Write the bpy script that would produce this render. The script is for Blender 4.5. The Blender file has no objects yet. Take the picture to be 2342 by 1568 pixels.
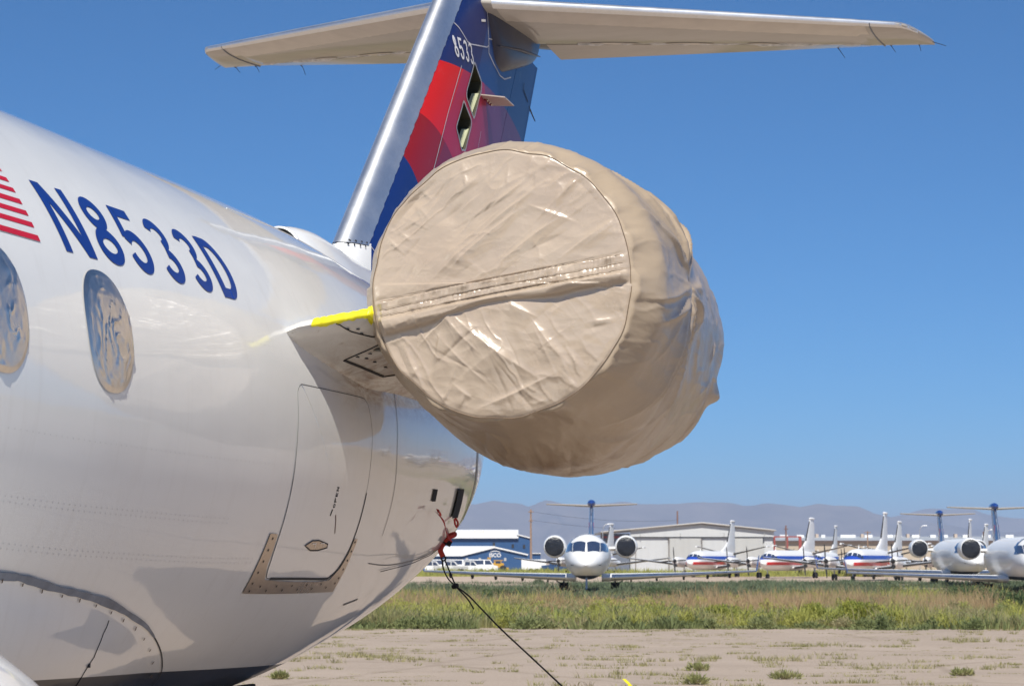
import bpy, bmesh, math, random
import numpy as np
from mathutils import Vector, Matrix
random.seed(7); RNG = np.random.RandomState(7)
PI = math.pi
scn = bpy.context.scene
COL = scn.collection

# ------------------------------------------------------------------ camera
PSI, PITCH, CX, CZ = 0.304, 0.0904, 5.73, 1.63      # eye height 1.63 m, axis of the jet 17.4 degrees off the view
cam_d = bpy.data.cameras.new('camera')
cam_d.sensor_fit = 'HORIZONTAL'; cam_d.sensor_width = 23.6
cam_d.lens = 5464.0 / 2342.0 * 23.6                  # 55 mm
cam_d.clip_start = 0.1; cam_d.clip_end = 60000
cam_d.dof.use_dof = True; cam_d.dof.focus_distance = 11.0; cam_d.dof.aperture_fstop = 9.0
cam = bpy.data.objects.new('camera', cam_d); COL.objects.link(cam)
cam.location = (CX, 0, CZ); cam.rotation_euler = (PI / 2 + PITCH, 0, PSI)
scn.camera = cam

# ------------------------------------------------------------------ sky, sun, exposure
SUN = Vector((0.17, -0.60, 0.78)).normalized()
world = bpy.data.worlds.new('World'); scn.world = world; world.use_nodes = True
wn = world.node_tree; wn.nodes.clear()
sky = wn.nodes.new('ShaderNodeTexSky'); sky.sky_type = 'NISHITA'; sky.sun_disc = False
sky.sun_elevation = math.asin(SUN.z); sky.sun_rotation = math.atan2(SUN.x, SUN.y)
sky.altitude = 2800; sky.air_density = 0.9; sky.dust_density = 0.1; sky.ozone_density = 10.0
bg = wn.nodes.new('ShaderNodeBackground'); bg.inputs['Strength'].default_value = 0.08
wo = wn.nodes.new('ShaderNodeOutputWorld')
tint = wn.nodes.new('ShaderNodeMix'); tint.data_type = 'RGBA'; tint.blend_type = 'MULTIPLY'; tint.inputs[0].default_value = 1.0; tint.inputs[7].default_value = (0.44, 0.88, 1.0, 1)   # clean desert air: a shade less violet all over
wn.links.new(sky.outputs[0], tint.inputs[6]); wn.links.new(tint.outputs[2], bg.inputs['Color']); wn.links.new(bg.outputs[0], wo.inputs['Surface'])
sun_d = bpy.data.lights.new('sun', 'SUN'); sun_d.energy = 5.0; sun_d.angle = math.radians(0.53); sun_d.color = (1.0, 0.96, 0.88)
sun = bpy.data.objects.new('sun', sun_d); COL.objects.link(sun)
sun.rotation_euler = SUN.to_track_quat('Z', 'Y').to_euler(); sun.location = (0, 0, 60)
vs = scn.view_settings; vs.view_transform = 'Standard'; vs.look = 'None'; vs.gamma = 1; vs.use_curve_mapping = False
vs.exposure = 0.33
scn.cycles.max_bounces = 8; scn.cycles.volume_bounces = 0; scn.cycles.use_denoising = True
scn.cycles.sample_clamp_indirect = 6

FH = Vector((-math.sin(PSI), math.cos(PSI), 0)); RH = Vector((math.cos(PSI), math.sin(PSI), 0))
def W(depth, lat, z=0.0):
    "a place on the airfield: metres ahead of and to the right of the photographer"
    p = Vector((CX, 0, 0)) + FH * depth + RH * lat
    return Vector((p.x, p.y, z))

# ------------------------------------------------------------------ helpers
def lerp(a, b, t): return a + (b - a) * t
def pchip(x, y, xq):
    x = np.asarray(x, float); y = np.asarray(y, float); h = np.diff(x); d = np.diff(y) / h
    m = np.zeros_like(y); m[0] = d[0]; m[-1] = d[-1]
    for i in range(1, len(x) - 1):
        if d[i - 1] * d[i] > 0:
            w1 = 2 * h[i] + h[i - 1]; w2 = h[i] + 2 * h[i - 1]; m[i] = (w1 + w2) / (w1 / d[i - 1] + w2 / d[i])
    xq = np.clip(xq, x[0], x[-1]); i = np.clip(np.searchsorted(x, xq) - 1, 0, len(x) - 2)
    t = (xq - x[i]) / h[i]; t2 = t * t; t3 = t2 * t
    return (2*t3-3*t2+1)*y[i] + (t3-2*t2+t)*h[i]*m[i] + (-2*t3+3*t2)*y[i+1] + (t3-t2)*h[i]*m[i+1]

def mesh(name, v, f, smooth=True, angle=None):
    me = bpy.data.meshes.new(name)
    me.from_pydata([tuple(map(float, p)) for p in v], [], [tuple(int(i) for i in q) for q in f]); me.update()
    if smooth:
        me.polygons.foreach_set('use_smooth', [True] * len(me.polygons))
        if angle is not None: me.set_sharp_from_angle(angle=math.radians(angle))
    return me
def ob(name, me, mat=None, parent=None, loc=None, rot=None):
    o = bpy.data.objects.new(name, me); COL.objects.link(o)
    if mat is not None and me is not None:
        me.materials.clear(); me.materials.append(mat)
    if parent is not None: o.parent = parent
    if loc is not None: o.location = loc
    if rot is not None: o.rotation_euler = rot
    return o
def tag(o, label=None, cat=None, group=None, kind=None):
    if label: o['label'] = label
    if cat: o['category'] = cat
    if group: o['group'] = group
    if kind: o['kind'] = kind
    return o
def thing(name, label, cat, loc=(0, 0, 0), rot=(0, 0, 0), group=None):
    o = bpy.data.objects.new(name, None); COL.objects.link(o); o.empty_display_size = 0.2
    o.location = loc; o.rotation_euler = rot
    return tag(o, label, cat, group)
def copy_tree(o, parent=None):
    c = o.copy(); COL.objects.link(c)
    if parent is not None: c.parent = parent
    for ch in list(o.children): copy_tree(ch, c)
    return c

class G:
    "collects shapes into one mesh"
    def __init__(s): s.v = []; s.f = []
    def add(s, v, f):
        n = len(s.v); s.v += [tuple(p) for p in v]; s.f += [tuple(i + n for i in q) for q in f]; return s
    def box(s, c, d, rz=0, top=1.0, ry=0):
        hx, hy, hz = d[0] / 2, d[1] / 2, d[2] / 2; M = Matrix.Rotation(rz, 3, 'Z') @ Matrix.Rotation(ry, 3, 'Y'); vs_ = []
        for z, k in ((-hz, 1), (hz, top)):
            for x, y in ((-hx, -hy), (hx, -hy), (hx, hy), (-hx, hy)):
                p = M @ Vector((x * k, y * k, z)); vs_.append((c[0] + p.x, c[1] + p.y, c[2] + p.z))
        return s.add(vs_, [(3, 2, 1, 0), (4, 5, 6, 7), (0, 1, 5, 4), (1, 2, 6, 5), (2, 3, 7, 6), (3, 0, 4, 7)])
    def tube(s, pts, r, n=8, cap=True):
        pts = [Vector(p) for p in pts]; rs = r if hasattr(r, '__len__') else [r] * len(pts); vs_ = []; fs = []
        up = None
        for i, p in enumerate(pts):
            t = (pts[min(i + 1, len(pts) - 1)] - pts[max(i - 1, 0)]).normalized()
            if up is None: up = Vector((0, 0, 1)) if abs(t.z) < 0.9 else Vector((1, 0, 0))
            b = t.cross(up).normalized(); up = b.cross(t).normalized()
            for k in range(n):
                a = 2 * PI * k / n; q = p + (b * math.cos(a) + up * math.sin(a)) * rs[i]; vs_.append(tuple(q))
        for i in range(len(pts) - 1):
            for k in range(n):
                fs.append((i*n+k, i*n+(k+1) % n, (i+1)*n+(k+1) % n, (i+1)*n+k))
        if cap: fs += [tuple(range(n))[::-1], tuple((len(pts)-1)*n + k for k in range(n))]
        return s.add(vs_, fs)
    def loft(s, secs, cap=True, closed=True):
        n = len(secs[0]); vs_ = [tuple(p) for q in secs for p in q]; fs = []
        for i in range(len(secs) - 1):
            for k in range(n if closed else n - 1):
                fs.append((i*n+k, i*n+(k+1) % n, (i+1)*n+(k+1) % n, (i+1)*n+k))
        if cap and closed: fs += [tuple(range(n))[::-1], tuple((len(secs)-1)*n + k for k in range(n))]
        return s.add(vs_, fs)
    def prism(s, poly, axis, a, b):
        "polygon in the two other axes, from a to b along axis"
        def P(p, t):
            q = list(p); q.insert(axis, t); return tuple(q)
        n = len(poly); vs_ = [P(p, a) for p in poly] + [P(p, b) for p in poly]
        fs = [tuple(range(n))[::-1], tuple(range(n, 2*n))] + [(i, (i+1) % n, n+(i+1) % n, n+i) for i in range(n)]
        return s.add(vs_, fs)
    def disc(s, c, r, axis, t=0.02, n=24):
        poly = [(r*math.cos(2*PI*k/n), r*math.sin(2*PI*k/n)) for k in range(n)]
        o2 = [i for i in range(3) if i != axis]
        return s.prism([(p[0] + c[o2[0]], p[1] + c[o2[1]]) for p in poly], axis, c[axis] - t/2, c[axis] + t/2)
    def build(s, name, mat, parent=None, smooth=True, angle=35, fix=True):
        me = mesh(name, s.v, s.f, smooth, None)
        if fix:
            bm = bmesh.new(); bm.from_mesh(me); bmesh.ops.recalc_face_normals(bm, faces=bm.faces); bm.to_mesh(me); bm.free()
        if smooth and angle: me.set_sharp_from_angle(angle=math.radians(angle))
        return ob(name, me, mat, parent)

def grid_faces(nu, nv, wrap=False):
    f = []
    for i in range(nu - 1):
        for j in range(nv if wrap else nv - 1):
            f.append((i*nv + j, i*nv + (j+1) % nv, (i+1)*nv + (j+1) % nv, (i+1)*nv + j))
    return f
def naca(t): return 5 * (0.2969*np.sqrt(t) - 0.126*t - 0.3516*t*t + 0.2843*t**3 - 0.1036*t**4)
def vnoise(x, y, seed=0):
    "smooth value noise, arrays in, about -1..1 out"
    x = np.asarray(x, float); y = np.asarray(y, float)
    xi = np.floor(x).astype(int); yi = np.floor(y).astype(int); xf = x - xi; yf = y - yi
    def h(a, b):
        n = (a * 374761393 + b * 668265263 + seed * 1442695041) & 0xffffffff
        n = ((n ^ (n >> 13)) * 1274126177) & 0xffffffff
        return ((n ^ (n >> 16)) & 0xffff) / 32767.5 - 1
    u = xf*xf*xf*(xf*(xf*6-15)+10); v = yf*yf*yf*(yf*(yf*6-15)+10)
    return (h(xi, yi)*(1-u) + h(xi+1, yi)*u)*(1-v) + (h(xi, yi+1)*(1-u) + h(xi+1, yi+1)*u)*v
def fbm(x, y, seed=0, oct=4):
    s = 0; a = 1; t = 0
    for k in range(oct):
        s = s + a*vnoise(x*2**k + 17.3*k, y*2**k - 9.1*k, seed + k); t += a; a *= 0.5
    return s / t

# ------------------------------------------------------------------ materials
class NM:
    "a Principled material with a few node helpers"
    def __init__(s, name, base=(0.5, 0.5, 0.5), rough=0.5, metal=0.0, spec=0.5, coat=0.0, coat_rough=0.03):
        s.m = bpy.data.materials.new(name); s.m.use_nodes = True; s.t = s.m.node_tree; s.n = s.t.nodes
        s.p = s.n['Principled BSDF']; i = s.p.inputs
        i['Base Color'].default_value = (*base, 1); i['Roughness'].default_value = rough; i['Metallic'].default_value = metal
        i['Specular IOR Level'].default_value = spec; i['Coat Weight'].default_value = coat; i['Coat Roughness'].default_value = coat_rough
        s._tc = None
    def L(s, a, b): s.t.links.new(a, b)
    def coord(s, scale=(1, 1, 1), which='Object'):
        if s._tc is None: s._tc = s.n.new('ShaderNodeTexCoord')
        mp = s.n.new('ShaderNodeMapping'); mp.inputs['Scale'].default_value = scale; s.L(s._tc.outputs[which], mp.inputs['Vector']); return mp.outputs[0]
    def xyz(s):
        sp = s.n.new('ShaderNodeSeparateXYZ'); s.L(s.coord(), sp.inputs[0]); return sp.outputs
    def noise(s, scale, detail=4, rough=0.55, co=None, dist=0.0):
        n = s.n.new('ShaderNodeTexNoise'); n.inputs['Scale'].default_value = scale; n.inputs['Detail'].default_value = detail
        n.inputs['Roughness'].default_value = rough; n.inputs['Distortion'].default_value = dist
        s.L(co if co is not None else s.coord(), n.inputs['Vector']); return n.outputs['Fac']
    def voro(s, scale, co=None, feature='F1'):
        n = s.n.new('ShaderNodeTexVoronoi'); n.feature = feature; n.inputs['Scale'].default_value = scale
        s.L(co if co is not None else s.coord(), n.inputs['Vector']); return n.outputs['Distance']
    def ramp(s, fac, stops):
        r = s.n.new('ShaderNodeValToRGB'); e = r.color_ramp.elements
        while len(e) < len(stops): e.new(0.5)
        for k, (pos, c) in enumerate(stops):
            e[k].position = pos; e[k].color = (*c, 1) if hasattr(c, '__len__') else (c, c, c, 1)
        s.L(fac, r.inputs[0]); return r.outputs[0]
    def math(s, op, a, b=0.0, c=None, clamp=False):
        n = s.n.new('ShaderNodeMath'); n.operation = op; n.use_clamp = clamp
        for k, x in enumerate((a, b) if c is None else (a, b, c)):
            if isinstance(x, (int, float)): n.inputs[k].default_value = x
            else: s.L(x, n.inputs[k])
        return n.outputs[0]
    def mix(s, fac, a, b, mode='MIX'):
        n = s.n.new('ShaderNodeMix'); n.data_type = 'RGBA'; n.blend_type = mode
        for sock, x in ((n.inputs['Factor'], fac), (n.inputs['A'], a), (n.inputs['B'], b)):
            if isinstance(x, (int, float)): sock.default_value = x
            elif isinstance(x, tuple): sock.default_value = (*x, 1)
            else: s.L(x, sock)
        # Mix node exposes several sockets with the same name: use the colour ones
        return n.outputs['Result']
    def base(s, x): s.L(x, s.p.inputs['Base Color'])
    def rough(s, x): s.L(x, s.p.inputs['Roughness'])
    def bump(s, h, strength=0.3, dist=0.01, prev=None, coat=False):
        b = s.n.new('ShaderNodeBump'); b.inputs['Strength'].default_value = strength; b.inputs['Distance'].default_value = dist
        s.L(h, b.inputs['Height'])
        if prev is not None: s.L(prev, b.inputs['Normal'])
        s.L(b.outputs[0], s.p.inputs['Normal'])
        if coat: s.L(b.outputs[0], s.p.inputs['Coat Normal'])
        return b.outputs[0]
def _mix(s, fac, a, b, mode='MIX'):
    n = s.n.new('ShaderNodeMix'); n.data_type = 'RGBA'; n.blend_type = mode
    fi = n.inputs[0]; ai = n.inputs[6]; bi = n.inputs[7]
    for sock, x in ((fi, fac), (ai, a), (bi, b)):
        if isinstance(x, (int, float)): sock.default_value = x
        elif isinstance(x, tuple): sock.default_value = (*x, 1)
        else: s.L(x, sock)
    return n.outputs[2]
NM.mix = _mix

def simple(name, base, rough=0.5, metal=0.0, coat=0.0, var=0.06, scale=6.0):
    k = NM(name, base, rough, metal, coat=coat)
    f = k.noise(scale, 5)
    lo = tuple(c*(1-var*2.2) for c in base); hi = tuple(min(1, c*(1+var*2)) for c in base)
    k.base(k.ramp(f, [(0.3, lo), (0.7, hi)])); return k.m
# ------------------------------------------------------------------ the setting: ground, apron, mountains, haze
def ground_material():
    k = NM('desert_ground', rough=0.95, spec=0.2)
    big = k.noise(0.02, 6, 0.6); mid = k.noise(0.22, 6, 0.65); fine = k.noise(9, 4)
    c = k.ramp(mid, [(0.3, (0.30, 0.235, 0.175)), (0.55, (0.36, 0.29, 0.22)), (0.75, (0.42, 0.34, 0.26))])
    c = k.mix(k.ramp(big, [(0.42, 0.0), (0.6, 0.55)]), c, (0.20, 0.19, 0.10))
    c = k.mix(k.math('MULTIPLY', fine, 0.35), c, (0.22, 0.17, 0.13)); k.base(c)
    k.bump(fine, 0.4, 0.03); return k.m
def apron_material():
    k = NM('apron_concrete', rough=0.9, spec=0.25)
    n1 = k.noise(0.35, 7, 0.62); n2 = k.noise(28, 3); sp = k.noise(160, 2)
    c = k.ramp(n1, [(0.28, (0.30, 0.236, 0.185)), (0.5, (0.345, 0.274, 0.216)), (0.72, (0.39, 0.312, 0.25))])
    c = k.mix(k.ramp(n2, [(0.45, 0.0), (0.75, 0.4)]), c, (0.24, 0.19, 0.145))
    c = k.mix(k.ramp(sp, [(0.52, 0.0), (0.66, 0.7)]), c, (0.55, 0.47, 0.40)); c = k.mix(k.ramp(k.noise(55, 4, 0.7), [(0.30, 0.75), (0.44, 0.0)]), c, (0.13, 0.10, 0.08)); c = k.mix(k.ramp(k.noise(0.9, 6, 0.6, k.coord((0.25, 3.0, 1))), [(0.55, 0.0), (0.75, 0.35)]), c, (0.22, 0.175, 0.135))
    cr = k.voro(0.16, k.coord(), 'DISTANCE_TO_EDGE')
    wob = k.math('ADD', cr, k.math('MULTIPLY', k.math('SUBTRACT', k.noise(1.2, 5), 0.5), 0.05))
    c = k.mix(k.ramp(wob, [(0.0, 0.35), (0.01, 0.15), (0.016, 0.0)]), c, (0.17, 0.13, 0.09))
    k.base(c); k.bump(k.math('ADD', n2, sp), 0.35, 0.01); return k.m

S = 17000
def gz(d): return float(np.interp(d, [75, 150], [0.0, -0.45]))      # the field falls away slightly beyond the apron
ds = [-S, -300, 60, 75, 90, 110, 130, 150, 260, 600, S]
g = G(); g.add([W(d, l, gz(d)) for d in ds for l in (-S, S)], [(2*i, 2*i+1, 2*i+3, 2*i+2) for i in range(len(ds)-1)])
tag(g.build('ground', ground_material(), smooth=False, fix=False), kind='structure')
# concrete apron the jet stands on; its far edge runs 57 m ahead of the photographer, ragged where the weeds eat into it
edge = []
def EDGE(l): return float(57.0 + 2.2*fbm(np.array(l*0.17), np.array(3.3), 5, 4))
for i in range(641):
    lat = -160 + 0.5*i
    edge.append((EDGE(lat), lat))
top = [W(d, l, 0.004) for d, l in edge]; bot = [W(-300, l, 0.004) for d, l in edge]
g = G(); n = len(top); g.add(top + bot, [(n+i, n+i+1, i+1, i) for i in range(n-1)])
tag(g.build('apron', apron_material(), smooth=False, fix=False), kind='structure')
# bare strip of a taxiway in the grass, farther out
k = NM('taxiway_gravel', rough=0.95, spec=0.2)
k.base(k.ramp(k.noise(0.5, 6), [(0.3, (0.38, 0.29, 0.22)), (0.7, (0.47, 0.38, 0.3))]))
for nm, d0, d1, l0, l1 in (('taxiway', 228, 300, -300, 420), ('parking_ramp', 384, 1500, -900, 900)):
    g = G(); pts = []
    for i in range(81):
        l = lerp(l0, l1, i/80); e = fbm(np.array([l*0.11, l*0.11]), np.array([1.0, 7.0]), 9)
        pts.append((W(d0 + 2.2*float(e[0]), l, gz(d0) + 0.004), W(d1 + 2*float(e[1]), l, gz(d1) + 0.004)))
    g.add([p for q in pts for p in q], [(2*i+1, 2*i, 2*i+2, 2*i+3) for i in range(80)])
    tag(g.build(nm, k.m, smooth=False, fix=False), kind='structure')

# mountains about 12 km off
def mountain_material():
    k = NM('desert_mountain', rough=1.0, spec=0.0)
    n = k.noise(0.004, 8, 0.65); n2 = k.noise(0.02, 6, 0.6)
    c = k.ramp(n, [(0.3, (0.09, 0.072, 0.06)), (0.5, (0.15, 0.12, 0.098)), (0.7, (0.22, 0.175, 0.14))])
    c = k.mix(k.ramp(n2, [(0.45, 0.0), (0.7, 0.5)]), c, (0.11, 0.10, 0.065)); k.base(c); return k.m
MM = mountain_material()
HOR = 1398.0
def ridge(name, D, prof, depth, seed, label_depth=0):
    xs = [p[0] for p in prof]; hs = [(HOR - p[1]) / 5966.0 * D + 1.6 for p in prof]
    nu, nv = 300, 34; v = []
    px = np.linspace(xs[0], xs[-1], nu); H = pchip(xs, hs, px)
    for i in range(nu):
        for j in range(nv):
            t = j/(nv-1)                      # 0 foot, 1 behind the crest
            d = D - depth*(1-t)*0.9 + (depth*0.6 if j == nv-1 else 0)
            lat = (px[i]-1280)/5966.0*D
            s = min(1.0, t*1.03); prof_h = (0.25*s + 0.75*s**2.2)
            if j == nv-1: prof_h = 0.3
            rid = 1-abs(float(vnoise(np.array(lat/260+ t*0.8), np.array(t*2.2+seed), seed)))
            rid2 = float(fbm(np.array(lat/90), np.array(t*5), seed+3, 4))
            amp = 4*t*(1-t)
            z = H[i]*(prof_h*(1 - 0.75*amp*(1-rid)) + 0.22*amp*rid2) + (9.0*float(fbm(np.array(lat/130), np.array(0.5), seed+8)) if t > 0.9 else 0)
            p = W(d, lat, max(z, -0.4) - (0.4 if j == 0 else 0)); v.append(tuple(p))
    o = ob(name, mesh(name, v, grid_faces(nu, nv)), MM); tag(o, kind='structure'); return o
main = [(-900, 1300), (-300, 1270), (300, 1262), (800, 1255), (1100, 1262), (1188, 1258), (1260, 1253), (1300, 1253), (1320, 1260), (1340, 1252), (1390, 1250), (1500, 1252),
        (1560, 1250), (1600, 1255), (1635, 1256), (1665, 1250), (1730, 1248), (1800, 1254), (1860, 1257), (1905, 1252), (1945, 1252), (2000, 1259), (2060, 1261), (2120, 1263),
        (2180, 1277), (2230, 1287), (2300, 1300), (2500, 1325), (2800, 1345), (3300, 1360)]
ridge('mountain_range', 12000, main, 3200, 11)
ridge('mountain', 14500, [(1900, 1385), (2050, 1350), (2160, 1305), (2240, 1286), (2290, 1276), (2320, 1270), (2390, 1270), (2450, 1276), (2520, 1288), (2640, 1296), (2900, 1280), (3300, 1300)], 2200, 23)

# the air: one even, closed box of thin haze
hz = bpy.data.materials.new('haze_air'); hz.use_nodes = True; t = hz.node_tree; t.nodes.clear()
pv = t.nodes.new('ShaderNodeVolumePrincipled'); pv.inputs['Color'].default_value = (0.63, 0.75, 1.0, 1); pv.inputs['Density'].default_value = 1.15e-4
pv.inputs['Anisotropy'].default_value = 0.0
mo = t.nodes.new('ShaderNodeOutputMaterial'); t.links.new(pv.outputs[0], mo.inputs['Volume'])
g = G().box((0, 0, 169), (36000, 36000, 342))
tag(g.build('haze', hz, smooth=False), kind='stuff')
# ------------------------------------------------------------------ the parked jet in front (x to its left wing, y aft, z up)
FY  = [-7.3, -7.1, -6.2, -4.6, -2.8, 7.0, 8.5, 10.0, 11.5, 13.0, 14.25, 15.5, 16.5, 17.4]
FW  = [0.06, 0.30, 0.72, 1.12, 1.345, 1.345, 1.345, 1.345, 1.317, 1.178, 0.982, 0.596, 0.3, 0.093]
FZT = [1.93, 2.15, 2.55, 3.30, 3.668, 3.668, 3.669, 3.631, 3.582, 3.464, 3.321, 3.175, 3.054, 2.944]
FZB = [1.83, 1.62, 1.30, 1.05, 0.978, 0.978, 0.875, 0.822, 0.872, 1.076, 1.369, 1.81, 2.249, 2.678]
FZM = [1.88, 1.90, 1.98, 2.15, 2.323, 2.323, 2.299, 2.286, 2.297, 2.33, 2.383, 2.496, 2.607, 2.712]
def fus0(y, a):
    y = np.asarray(y, float); a = np.asarray(a, float)
    w = pchip(FY, FW, y); zt = pchip(FY, FZT, y); zb = pchip(FY, FZB, y); zm = pchip(FY, FZM, y)
    s = np.sin(a); h = np.where(s > 0, zt - zm, zm - zb)
    return np.stack([w*np.cos(a), y + 0*a, zm + h*s], -1)
def fus(y, a, off=0.0):
    y = np.asarray(y, float); a = np.asarray(a, float); y, a = np.broadcast_arrays(y, a)
    p = fus0(y, a); e = 1e-3
    dn = np.cross(fus0(y, a+e) - fus0(y, a-e), fus0(y+e, a) - fus0(y-e, a)); dn = -dn / (np.linalg.norm(dn, axis=-1, keepdims=True) + 1e-12)
    flip = np.where((dn[..., 0]*np.cos(a) + dn[..., 2]*np.sin(a)) < 0, -1.0, 1.0)
    return p + dn * flip[..., None] * np.asarray(off)[..., None]
AR = 1.33                                  # metres of skin per radian
def resample(pts, step):
    out = [pts[0]]
    for p, q in zip(pts[:-1], pts[1:]):
        d = math.hypot(q[0]-p[0], q[1]-p[1]); n = max(1, int(math.ceil(d/step)))
        for i in range(1, n+1): out.append((lerp(p[0], q[0], i/n), lerp(p[1], q[1], i/n)))
    return out
def smooth_poly(pts, n=8, closed=False):
    P = [np.array(p, float) for p in pts]; out = []; m = len(P)
    for i in range(m if closed else m-1):
        p0 = P[(i-1) % m] if closed or i > 0 else P[0]; p1 = P[i]; p2 = P[(i+1) % m]; p3 = P[(i+2) % m] if closed or i+2 < m else P[-1]
        for k in range(n):
            t = k/n; out.append(tuple(0.5*((2*p1)+(-p0+p2)*t+(2*p0-5*p1+4*p2-p3)*t*t+(-p0+3*p1-3*p2+p3)*t**3)))
    if not closed: out.append(tuple(P[-1]))
    return out
def ribbon2(pts, w, closed=False):
    "left and right edges of a stroke of width w along a flat polyline"
    P = [np.array(p, float) for p in pts]; n = len(P); Lf = []; Rt = []
    for i in range(n):
        a = P[(i-1) % n] if (closed or i > 0) else P[0]; b = P[(i+1) % n] if (closed or i < n-1) else P[-1]
        t1 = P[i]-a; t2 = b-P[i]
        l1 = np.linalg.norm(t1); l2 = np.linalg.norm(t2)
        if l1 < 1e-9: t1 = t2; l1 = l2
        if l2 < 1e-9: t2 = t1; l2 = l1
        t1 = t1/l1; t2 = t2/l2; t = t1+t2; t = t/(np.linalg.norm(t)+1e-9); nrm = np.array([-t[1], t[0]])
        c = max(0.5, abs(float(np.dot(nrm, np.array([-t1[1], t1[0]])))))
        ww = (w[i] if hasattr(w, '__len__') else w)/2/c
        Lf.append(P[i]+nrm*ww); Rt.append(P[i]-nrm*ww)
    return Lf, Rt
class SK:
    "thin layers laid on a skin; S(u, v, off) gives the skin point for flat metres u, v"
    def __init__(s, S): s.S = S; s.g = G()
    def strip(s, A, B, off, n=1):
        m = len(A); V = []
        if len(B) != m:
            q = np.linspace(0, len(B)-1, m); B = [(float(np.interp(t, range(len(B)), [p[0] for p in B])), float(np.interp(t, range(len(B)), [p[1] for p in B]))) for t in q]
        for k in range(n+1):
            t = k/n; u = np.array([lerp(a[0], b[0], t) for a, b in zip(A, B)]); v = np.array([lerp(a[1], b[1], t) for a, b in zip(A, B)])
            V += [tuple(p) for p in s.S(u, v, off)]
        s.g.add(V, [(k*m+i, (k+1)*m+i, (k+1)*m+i+1, k*m+i+1) for k in range(n) for i in range(m-1)]); return s
    def line(s, pts, w, off, closed=False, step=0.06):
        pts = resample(list(pts) + ([pts[0]] if closed else []), step)
        if closed: pts = pts[:-1]
        A, B = ribbon2(pts, w, closed)
        if closed: A.append(A[0]); B.append(B[0])
        return s.strip(A, B, off)
    def patch(s, poly, off, rings=8, c=None, hfun=None):
        P = np.array(resample(list(poly)+[poly[0]], 0.03)[:-1]); c = P.mean(0) if c is None else np.array(c); m = len(P)
        V = [tuple(s.S(np.array(c[0]), np.array(c[1]), off + (hfun(np.array(c[0]), np.array(c[1]), 0.0) if hfun else 0)))]; F = []
        for k in range(1, rings+1):
            r = k/rings; u = c[0]+(P[:, 0]-c[0])*r; v = c[1]+(P[:, 1]-c[1])*r
            o = off + (hfun(u, v, r) if hfun is not None else 0*u); V += [tuple(p) for p in s.S(u, v, o)]
        for i in range(m): F.append((0, 1+i, 1+(i+1) % m))
        for k in range(1, rings):
            for i in range(m): F.append((1+(k-1)*m+i, 1+k*m+i, 1+k*m+(i+1) % m, 1+(k-1)*m+(i+1) % m))
        s.g.add(V, F); return s
    def build(s, name, mat, parent): return s.g.build(name, mat, parent, angle=None)
FS = lambda u, v, o: fus(u, np.asarray(v)/AR, o)          # u = station y, v = metres round the skin
def A2(pts): return [(y, a*AR) for y, a in pts]

# ---- paint
def jet_paint():
    k = NM('white_aircraft_paint', rough=0.32, coat=1.0, coat_rough=0.045)
    o = k.xyz(); y, z = o[1], o[2]
    dirt = k.noise(1.6, 7, 0.65, k.coord((1, 0.35, 1))); strk = k.noise(3.0, 5, 0.6, k.coord((3.0, 5.0, 0.25)))
    c = k.ramp(dirt, [(0.35, (0.775, 0.77, 0.74)), (0.62, (0.81, 0.805, 0.775))])
    c = k.mix(k.ramp(strk, [(0.54, 0.0), (0.80, 0.16)]), c, (0.50, 0.46, 0.40))
    # oil and rust stains that have run back from the pylon joint
    reg = k.math('MULTIPLY', k.math('SMOOTH_MIN', k.math('MULTIPLY', k.math('SUBTRACT', y, 10.85), 2.2, clamp=True), k.math('MULTIPLY', k.math('SUBTRACT', 13.6, y), 1.0, clamp=True), 0.1),
                 k.math('MULTIPLY', k.math('MULTIPLY', k.math('SUBTRACT', z, 2.40), 7.0, clamp=True), k.math('MULTIPLY', k.math('SUBTRACT', 2.72, z), 8.0, clamp=True)))
    st = k.math('MULTIPLY', reg, k.ramp(k.noise(5.5, 9, 0.75, k.coord((1, 0.6, 1.6)), 1.2), [(0.42, 0.0), (0.60, 0.9)]))
    c = k.mix(st, c, (0.30, 0.16, 0.075))
    # dark blue belly paint
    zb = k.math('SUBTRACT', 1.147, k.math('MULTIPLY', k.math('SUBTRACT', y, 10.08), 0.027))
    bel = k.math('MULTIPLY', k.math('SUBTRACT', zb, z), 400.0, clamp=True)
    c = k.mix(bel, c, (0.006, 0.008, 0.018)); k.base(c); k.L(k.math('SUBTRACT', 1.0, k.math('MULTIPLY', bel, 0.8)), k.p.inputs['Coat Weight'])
    k.rough(k.ramp(dirt, [(0.3, 0.28), (0.7, 0.42)]))
    wav = k.noise(1.1, 2, 0.4, k.coord((1, 0.8, 1.3))); wav2 = k.noise(7.0, 2, 0.4)
    k.bump(k.math('ADD', wav, k.math('MULTIPLY', wav2, 0.05)), 0.35, 0.035, coat=True); return k.m
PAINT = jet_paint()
def plain_white():
    k = NM('white_paint_plain', rough=0.35, coat=0.9, coat_rough=0.04)
    n = k.noise(2.2, 6, 0.6); k.base(k.ramp(n, [(0.3, (0.74, 0.735, 0.72)), (0.65, (0.80, 0.80, 0.79))])); return k.m
WHITE = plain_white()
NAVY = simple('navy_letter_paint', (0.006, 0.035, 0.22), 0.35, coat=0.15, var=0.03)
REDP = simple('red_flag_paint', (0.55, 0.008, 0.022), 0.35, coat=0.15, var=0.03)
DARK = simple('dark_seam', (0.02, 0.02, 0.022), 0.7)
GREYSEAL = simple('grey_sealant', (0.20, 0.22, 0.26), 0.6, var=0.10, scale=12); RUSTY = simple('rusty_screw', (0.10, 0.07, 0.05), 0.7)
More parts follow.
